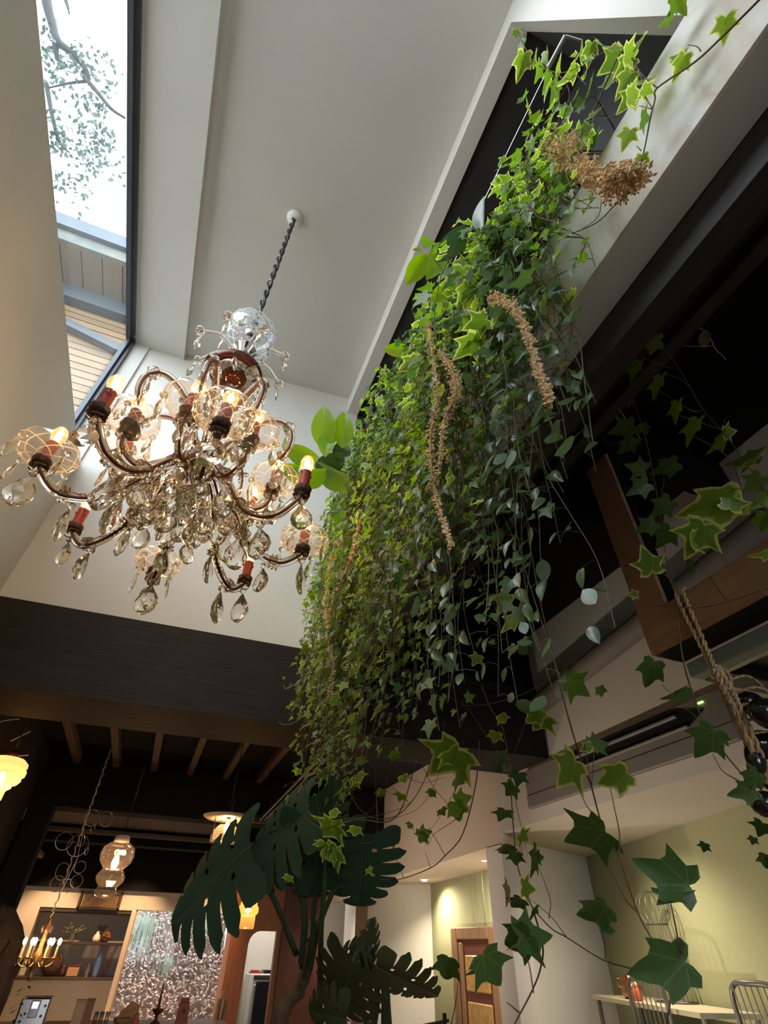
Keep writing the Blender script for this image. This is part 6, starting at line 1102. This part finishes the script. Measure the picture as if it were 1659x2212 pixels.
  [[0.48,0.802,3.663,-0.251,0.952,-0.175,-0.213,-0.23,-0.95,0.154,3],[0.491,0.623,3.379,-0.272,0.888,-0.372,-0.465,-0.459,-0.757,0.163,3],[0.451,0.776,3.641,0.431,-0.023,0.902,-0.202,-0.977,0.072,0.162,3],[0.449,0.801,3.676,-0.834,0.461,0.302,-0.426,-0.193,-0.884,0.04,3],[0.484,0.458,3.021,-0.251,-0.548,0.798,-0.958,0.022,-0.286,0.12,5],[0.47,0.508,3.123,0.325,-0.085,0.942,-0.711,-0.679,0.184,0.097,5],[0.488,0.558,3.054,-0.676,0.627,-0.387,0.675,0.316,-0.667,0.104,5],[0.462,0.517,2.881,-0.209,0.76,-0.616,0.736,-0.292,-0.61,0.063,5],[0.456,0.498,3.164,-0.122,0.976,0.183,0.175,0.203,-0.964,0.158,4]]),
 ('broad_leaf_plant', 'single yellow green oval leaf jutting left below the broad leaf cluster',
  [[[0.46,0.974,3.151],[0.46,0.842,2.893]]],
  [[0.509,1.08,3.323,-0.852,0.512,0.108,-0.186,-0.104,-0.977,0.116,3],[0.49,0.651,3.047,-0.566,0.821,0.073,-0.375,-0.177,-0.91,0.101,3],[0.483,0.524,2.583,-0.595,0.792,0.138,-0.223,0.002,-0.975,0.091,1],[0.474,0.571,2.559,-0.327,0.942,-0.072,-0.098,-0.109,-0.989,0.105,1],[0.476,0.429,2.488,-0.337,0.858,-0.388,-0.295,-0.488,-0.822,0.082,1],[0.456,0.55,2.946,0.222,0.89,-0.399,-0.262,-0.339,-0.903,0.098,1],[0.47,0.553,2.837,-0.186,0.868,-0.46,-0.247,-0.494,-0.834,0.088,1],[0.494,0.97,3.058,-0.496,0.859,0.131,-0.473,-0.141,-0.869,0.121,1]]),
 ('broad_leaf_plant', 'dark pitcher shaped leaf on a stem in front of the black beams',
  [[[1.079,0.475,3.24],[1.118,0.5,3.168],[1.157,0.484,3.124]],[[1.087,0.447,3.267],[1.124,0.445,3.255]]],
  [[1.192,0.395,3.129,-0.383,0.878,-0.288,-0.124,-0.358,-0.925,0.117,6],[1.108,0.44,3.191,0.611,0.065,0.789,0.573,-0.723,-0.385,0.16,5],[0.999,0.476,3.241,0.629,0.045,0.776,0.61,-0.648,-0.457,0.152,4],[0.978,0.418,3.342,0.82,0.071,0.568,0.567,-0.239,-0.789,0.121,4],[1.028,0.416,3.293,0.872,0.133,0.471,0.486,-0.129,-0.864,0.119,4]]),
 ('ivy_vine', 'tangle of bare brown ivy stems looping above the monstera leaves',
  [[[0.581,1.984,1.983],[0.622,2.051,1.866],[0.686,2.105,1.752],[0.771,2.117,1.689],[0.865,2.061,1.696],[0.917,1.952,1.777],[0.921,1.825,1.896]],[[0.691,1.981,1.943],[0.682,2.053,1.839],[0.664,2.126,1.753],[0.6,2.178,1.693]],[[0.816,1.944,1.932],[0.807,2.017,1.828],[0.797,2.087,1.742],[0.712,2.166,1.676],[0.597,2.218,1.652]],[[0.886,1.92,1.899],[0.96,1.958,1.798],[1.057,1.979,1.722],[1.105,1.98,1.687]],[[0.96,1.812,1.984],[0.984,1.897,1.854],[0.945,2.017,1.727],[0.826,2.108,1.677]],[[0.738,1.949,1.958],[0.814,1.987,1.856],[0.923,1.985,1.8],[1.001,1.917,1.81]],[[0.54,2.053,1.926],[0.628,2.113,1.797],[0.747,2.107,1.725]],[[1.037,1.812,1.924],[1.047,1.913,1.782],[1.003,2.02,1.67],[0.983,2.041,1.656]],[[0.664,1.965,1.971],[0.729,2.021,1.854],[0.894,2.036,1.742]],[[1.117,1.485,1.922],[1.075,1.57,1.802],[1.016,1.582,1.859],[0.938,1.586,1.961],[0.919,1.584,1.971]],[[1.066,1.234,1.982],[1.031,1.348,1.95],[0.955,1.46,1.938],[0.897,1.541,1.95],[0.89,1.533,1.961]]],
  [[0.79,2.043,1.776,0.045,0.929,-0.368,-0.281,-0.341,-0.897,0.068,0],[0.85,1.981,1.818,0.558,0.774,-0.299,0.151,-0.449,-0.881,0.071,1],[0.971,1.961,1.776,0.191,0.924,-0.332,-0.486,-0.205,-0.85,0.067,0],[0.688,2.071,1.802,-0.059,0.967,-0.249,-0.385,-0.253,-0.888,0.072,1],[0.683,2.019,1.875,0.431,0.843,-0.321,0.079,-0.389,-0.918,0.068,0],[0.807,1.955,1.893,0.093,0.878,-0.47,0.008,-0.473,-0.881,0.067,0],[1.014,1.986,1.717,0.658,0.703,-0.27,0.233,-0.531,-0.815,0.062,0],[0.897,1.525,1.968,0.909,-0.069,0.411,-0.002,-0.987,-0.163,0.049,0],[0.926,1.454,2.107,-0.049,0.896,-0.441,-0.579,-0.385,-0.719,0.064,1],[0.944,1.245,2.247,-0.167,0.781,-0.602,-0.919,-0.344,-0.191,0.109,1],[0.978,1.26,2.171,-0.472,0.747,-0.468,-0.865,-0.494,0.085,0.097,1],[1.04,1.158,1.922,0.924,0.267,-0.273,0.06,-0.809,-0.585,0.115,0],[1.131,1.136,1.909,0.642,0.639,-0.423,-0.133,-0.451,-0.883,0.059,1],[0.884,1.144,2.454,0.17,0.931,-0.322,-0.45,-0.218,-0.866,0.085,2]]),
]

for name, label, stems, leaves in VINES:
    base = Vector(stems[0][0]); t = thing(name, label, 'plant' if name == 'broad_leaf_plant' else 'vine', base)
    thick = .0034 if name == 'broad_leaf_plant' else .0024
    sm = MB()
    for i, s in enumerate(stems):
        path = smooth_path(s, 5); r0 = thick if (i == 0 or len(s) > 5) else .0013
        sm.tube(path, [r0 * (1 - .5 * k / len(path)) for k in range(len(path))], 6)
    sm.build('stem', STEMPALE if name == 'ivy_tendril' else STEMGREEN if name == 'broad_leaf_plant' else STEM, t, smooth=True)
    for l in leaves:
        me = prng.choice(LM[l[10]][:3] if KIND[l[10]][0] == 'ivy' else LM[l[10]])
        place(me, 'leaf', t, frame_matrix(l[0:3], l[3:6], l[6:9], l[9] * (.88 if KIND[l[10]][0] == 'ivy' else 1.05)))

# --- monstera
MONSTERA_LEAVES = [
  [0.252,1.647,1.505,-0.489,0.708,-0.51,-0.863,-0.478,0.165,0.327,0.8,0.05],
  [0.384,1.567,1.598,-0.531,0.692,-0.49,-0.847,-0.434,0.306,0.248,0.95,0.05],
  [0.436,1.581,1.562,0.101,0.712,-0.695,-0.145,-0.68,-0.719,0.241,0.98,0.06],
  [0.568,1.615,1.549,0.215,0.651,-0.728,-0.25,-0.684,-0.686,0.229,0.92,0.04],
  [0.362,1.753,1.484,-0.608,0.724,-0.326,-0.541,-0.678,-0.497,0.131,0.85,0.05],
  [0.427,1.672,1.651,0.459,0.634,-0.623,0.205,-0.757,-0.62,0.215,0.85,0.06],
  [0.552,1.595,1.273,-0.007,0.798,-0.602,-0.6,-0.485,-0.636,0.2,0.85,0.12],
  [0.55,1.815,1.236,0.483,-0.667,0.568,-0.872,-0.302,0.386,0.169,0.62,0.12],
  [0.631,1.75,1.243,0.014,-0.606,0.796,0.459,-0.703,-0.543,0.153,0.6,0.15],
  [0.645,1.693,1.267,0.937,0.106,-0.333,-0.225,-0.548,-0.806,0.225,0.55,0.1],
  [0.546,1.62,1.173,-0.548,0.836,0.017,-0.793,-0.513,-0.327,0.154,0.7,0.2],
]
MONSTERA_STEMS = [
  [[0.246,1.661,1.507],[0.297,1.701,1.459],[0.377,1.77,1.384],[0.465,1.856,1.287]],
  [[0.375,1.592,1.605],[0.462,1.687,1.499],[0.478,1.757,1.387],[0.497,1.815,1.288],[0.501,1.907,1.218]],
  [[0.431,1.573,1.572],[0.471,1.651,1.443],[0.493,1.719,1.346],[0.529,1.813,1.232],[0.563,1.899,1.127]],
  [[0.56,1.646,1.564],[0.532,1.72,1.451],[0.509,1.796,1.348],[0.512,1.866,1.258],[0.507,1.905,1.218]],
  [[0.366,1.771,1.493],[0.422,1.776,1.45],[0.463,1.81,1.368],[0.484,1.867,1.268]],
  [[0.497,1.657,1.639],[0.457,1.776,1.452],[0.476,1.824,1.348],[0.49,1.874,1.258]],
  [[0.566,1.661,1.273],[0.597,1.68,1.301],[0.648,1.745,1.226],[0.694,1.816,1.132]],
  [[0.582,1.789,1.252],[0.617,1.715,1.301],[0.676,1.758,1.216],[0.695,1.831,1.131]],
  [[0.644,1.763,1.239],[0.683,1.737,1.235],[0.723,1.82,1.131]],
  [[0.697,1.738,1.245],[0.713,1.77,1.188],[0.737,1.815,1.131]],
  [[0.553,1.692,1.169],[0.602,1.715,1.201],[0.658,1.753,1.138]],
]
MONSTERA_TRUNK = [[0.501,1.772,1.363,0.006],[0.492,1.826,1.308,0.012],[0.503,1.878,1.248,0.016],[0.498,1.918,1.208,0.019],[0.476,1.95,1.183,0.023],[0.47,1.985,1.148,0.025],[0.476,2.02,1.108,0.026],[0.508,2.108,1.017,0.03]]
TASSELS = [
  [[0.56,0.176,3.174],[0.56,0.176,3.011],[0.56,0.167,2.838],[0.56,0.166,2.698],[0.56,0.151,2.576],[0.56,0.125,2.518],[0.56,0.101,2.481]],
  [[0.425,0.748,2.902],[0.425,0.735,2.68],[0.425,0.727,2.477],[0.425,0.785,2.342],[0.425,0.788,2.185],[0.425,0.772,2.093],[0.425,0.744,2.001],[0.425,0.725,1.937]],
  [[0.425,0.692,2.64],[0.425,0.643,2.472],[0.425,0.636,2.357],[0.425,0.691,2.33],[0.425,0.726,2.26],[0.425,0.753,2.185]],
  [[0.425,0.435,2.491],[0.425,0.387,2.364],[0.425,0.371,2.264],[0.425,0.367,2.169],[0.425,0.372,2.083],[0.425,0.365,2.018],[0.425,0.371,1.98]],
  [[0.425,1.663,2.647],[0.425,1.788,2.607],[0.425,1.799,2.421],[0.425,1.755,2.289],[0.425,1.646,2.138],[0.425,1.591,2.011],[0.425,1.6,1.934],[0.425,1.64,1.91]],
  [[0.425,1.4,2.523],[0.425,1.435,2.415],[0.425,1.537,2.375],[0.425,1.665,2.345],[0.425,1.71,2.286]],
]

MONS = leaf_mat('monstera_leaf', (.026, .054, .030), (.034, .070, .036), (.03, .06, .03), 1.4, transl=.12, rough=.36, mottle=.1, glossy=.07)
MONSOLD = leaf_mat('older_monstera_leaf', (.045, .055, .020), (.08, .075, .030), (.05, .05, .02), 1.3, transl=.15, rough=.4, mottle=.2, glossy=.1)
def monstera_leaf(length, wr, droop, seed):
    """deeply slit blade: lobes run out from the midrib, joined near it, with holes along the rib"""
    rr = random.Random(seed); mb = MB(); nl = 6
    def W(t): return wr * (math.sin(PI * min(1, (t * .90 + .11)) ** .80) ** .62) * .66
    def pt(t, s, sg):
        ang = math.radians(100 - 62 * t); w = W(t) * s
        x = w * math.sin(ang) * sg; y = t * .96 + w * math.cos(ang) * .75 - (.10 if t < .1 else 0) * s
        return (x * length, y * length, (-droop * (y ** 2) - .32 * abs(x) ** 1.6 + .10 * math.sin(PI * s) * (.4 if s < .9 else 1)) * length)
    for sg in (1, -1):
        edges = [0, .17, .33, .48, .63, .78, 1.0]
        for i in range(nl):
            a, b = edges[i], edges[i + 1]; vs = []; fs = []; NS, NT = 9, 4
            gap = .10 + rr.uniform(0, .05)
            for j in range(NS + 1):
                s = j / NS
                g = 0 if s < .46 else gap * ((s - .46) / .54) ** .6
                g += .20 * max(0, (s - .85) / .15) ** 2
                for k in range(NT + 1):
                    u = k / NT; tt = a + (b - a) * ((g if i > 0 else g * .3) + u * (1 - (g if i > 0 else g * .3) - (g if i < nl - 1 else g * .5)))
                    ss = s * (1.0 - (.06 * (2 * u - 1) ** 2 * s)); vs.append(pt(tt, ss, sg))
            for j in range(NS):
                for k in range(NT):
                    if i in (1, 3) and k == 0 and j == 2: continue
                    q = (j * (NT + 1) + k, j * (NT + 1) + k + 1, (j + 1) * (NT + 1) + k + 1, (j + 1) * (NT + 1) + k); fs.append(q if sg < 0 else q[::-1])
            mb.add(vs, fs)
    return mb
t = thing('monstera_plant', 'tall monstera with big dark slit leaves in front of the counter', 'plant', (.52, 1.90, E - .35))
for i, l in enumerate(MONSTERA_LEAVES):
    mt = MONS if i < 6 else MONSOLD
    mb = monstera_leaf(1., l[10], l[11], i); me = mb.mesh('leaf', mt, True)
    a = me.attributes.new('rim', 'FLOAT', 'POINT')
    o = place(me, 'leaf', t, frame_matrix(l[0:3], l[3:6], l[6:9], l[9] * .97)); o['label'] = 'big dark slit leaf' if i < 6 else 'older olive brown slit leaf'
    m = MB(); m.tube([(0, -.02, .004), (0, .4, .004 - l[11] * .16), (0, .95, .0 - l[11] * .9)], [.012, .008, .002], 6); rb = bpy.data.objects.new('midrib', m.mesh('midrib', pbr('midrib_%d' % i, (.05, .085, .04), .4))); C.objects.link(rb); rb.parent = o
for s in MONSTERA_STEMS: path = smooth_path(s, 5); m = MB(); m.tube(path, [.006 + .003 * k / len(path) for k in range(len(path))], 8); m.build('stalk', pbr('monstera_stalk', (.035, .055, .022), .5, noise=.3, nscale=20.), t, smooth=True)
path = smooth_path([p[:3] for p in MONSTERA_TRUNK], 4); rd = [MONSTERA_TRUNK[min(len(MONSTERA_TRUNK) - 1, k // 4)][3] * (1 + .14 * math.sin(k * 2.2)) for k in range(len(path))]
m = MB(); m.tube(path, rd, 12); m.build('trunk', pbr('knobbly_brown_stem', (.17, .10, .05), .85, noise=.5, nscale=22., bump=.7), t, smooth=True)
p0 = Vector(MONSTERA_TRUNK[-1][:3]); t2 = thing('plant_pot', 'dark pot holding the tall monstera', 'pot', (p0.x, p0.y, 0)); m = MB(); m.lathe([(0, 0), (.16, 0), (.2, .35), (.21, .36), (.19, .36), (.17, .30), (0, .30)], 24, (p0.x, p0.y, 0)); m.build('pot', BLACK, t2, smooth=True)
m = MB(); m.tube([p0, (p0.x, p0.y, .30)], [.03, .035], 10); m.build('trunk', BARK, t)

# --- dried tassels
DRY = pbr('dried_golden_bloom', (.92, .68, .40), .9, noise=.3, nscale=60.); DRYSTEM = pbr('straw_stem', (.45, .34, .18), .8)
LB = ['bunch of dried golden brown blossom clumps beside the grey alcove wall', 'long dried golden tassel hanging through the middle of the ivy', 'shorter dried tassel looped beside the long one', 'slim dried tassel hanging alone in front of the black beams', 'dried tassel hanging at the far end before the white wall', 'small dried tassel beside the farthest ivy curtain']
trng = random.Random(8)
for k, s in enumerate(TASSELS):
    path = smooth_path(s, 12); t = thing('dried_flower', LB[k], 'flower', path[0]); m = MB(); m.tube(path, .003, 6); m.build('stem', DRYSTEM, t, smooth=True); m = MB()
    for i, p in enumerate(path):
        f = i / len(path)
        if k == 0: r = max([0.] + [R * max(0, 1 - ((f - c0) / .10) ** 2) ** .5 for c0, R in ((.22, .040), (.48, .026), (.74, .034), (.95, .022))])
        else: r = .015 * (1 - .55 * f) * (1.35 if .25 < f < .6 and k in (1, 2) else 1)
        if k == 0: subs = [(p + Vector((trng.gauss(0, 1), trng.gauss(0, 1), trng.gauss(-.4, .8))).normalized() * r * trng.uniform(.45, 1.5), .0085, 7) for _ in range(int(r / .0042))]
        else: subs = [(p, r, int(16 * (r / .02)))]
        for (cc, r, cnt) in subs:
          if k == 0: m.tube([p, cc], .0011, 3, caps=False)
          for _ in range(cnt):
            d = Vector((trng.gauss(0, 1), trng.gauss(0, 1), trng.gauss(0, 1))).normalized(); q = cc + d * r * trng.uniform(.4, 1.15) + Vector((0, 0, trng.uniform(-.006, .006)))
            z = (.0034 if k == 0 else .0027) * trng.uniform(.7, 1.3); e = d * z * 1.6; w = d.orthogonal().normalized() * z; v = d.cross(w)
            m.add([q - e, q + w, q + v, q - w, q - v, q + e], [(0, 2, 1), (0, 3, 2), (0, 4, 3), (0, 1, 4), (5, 1, 2), (5, 2, 3), (5, 3, 4), (5, 4, 1)])
    tag(m.build('blossom', DRY, t), kind='stuff')
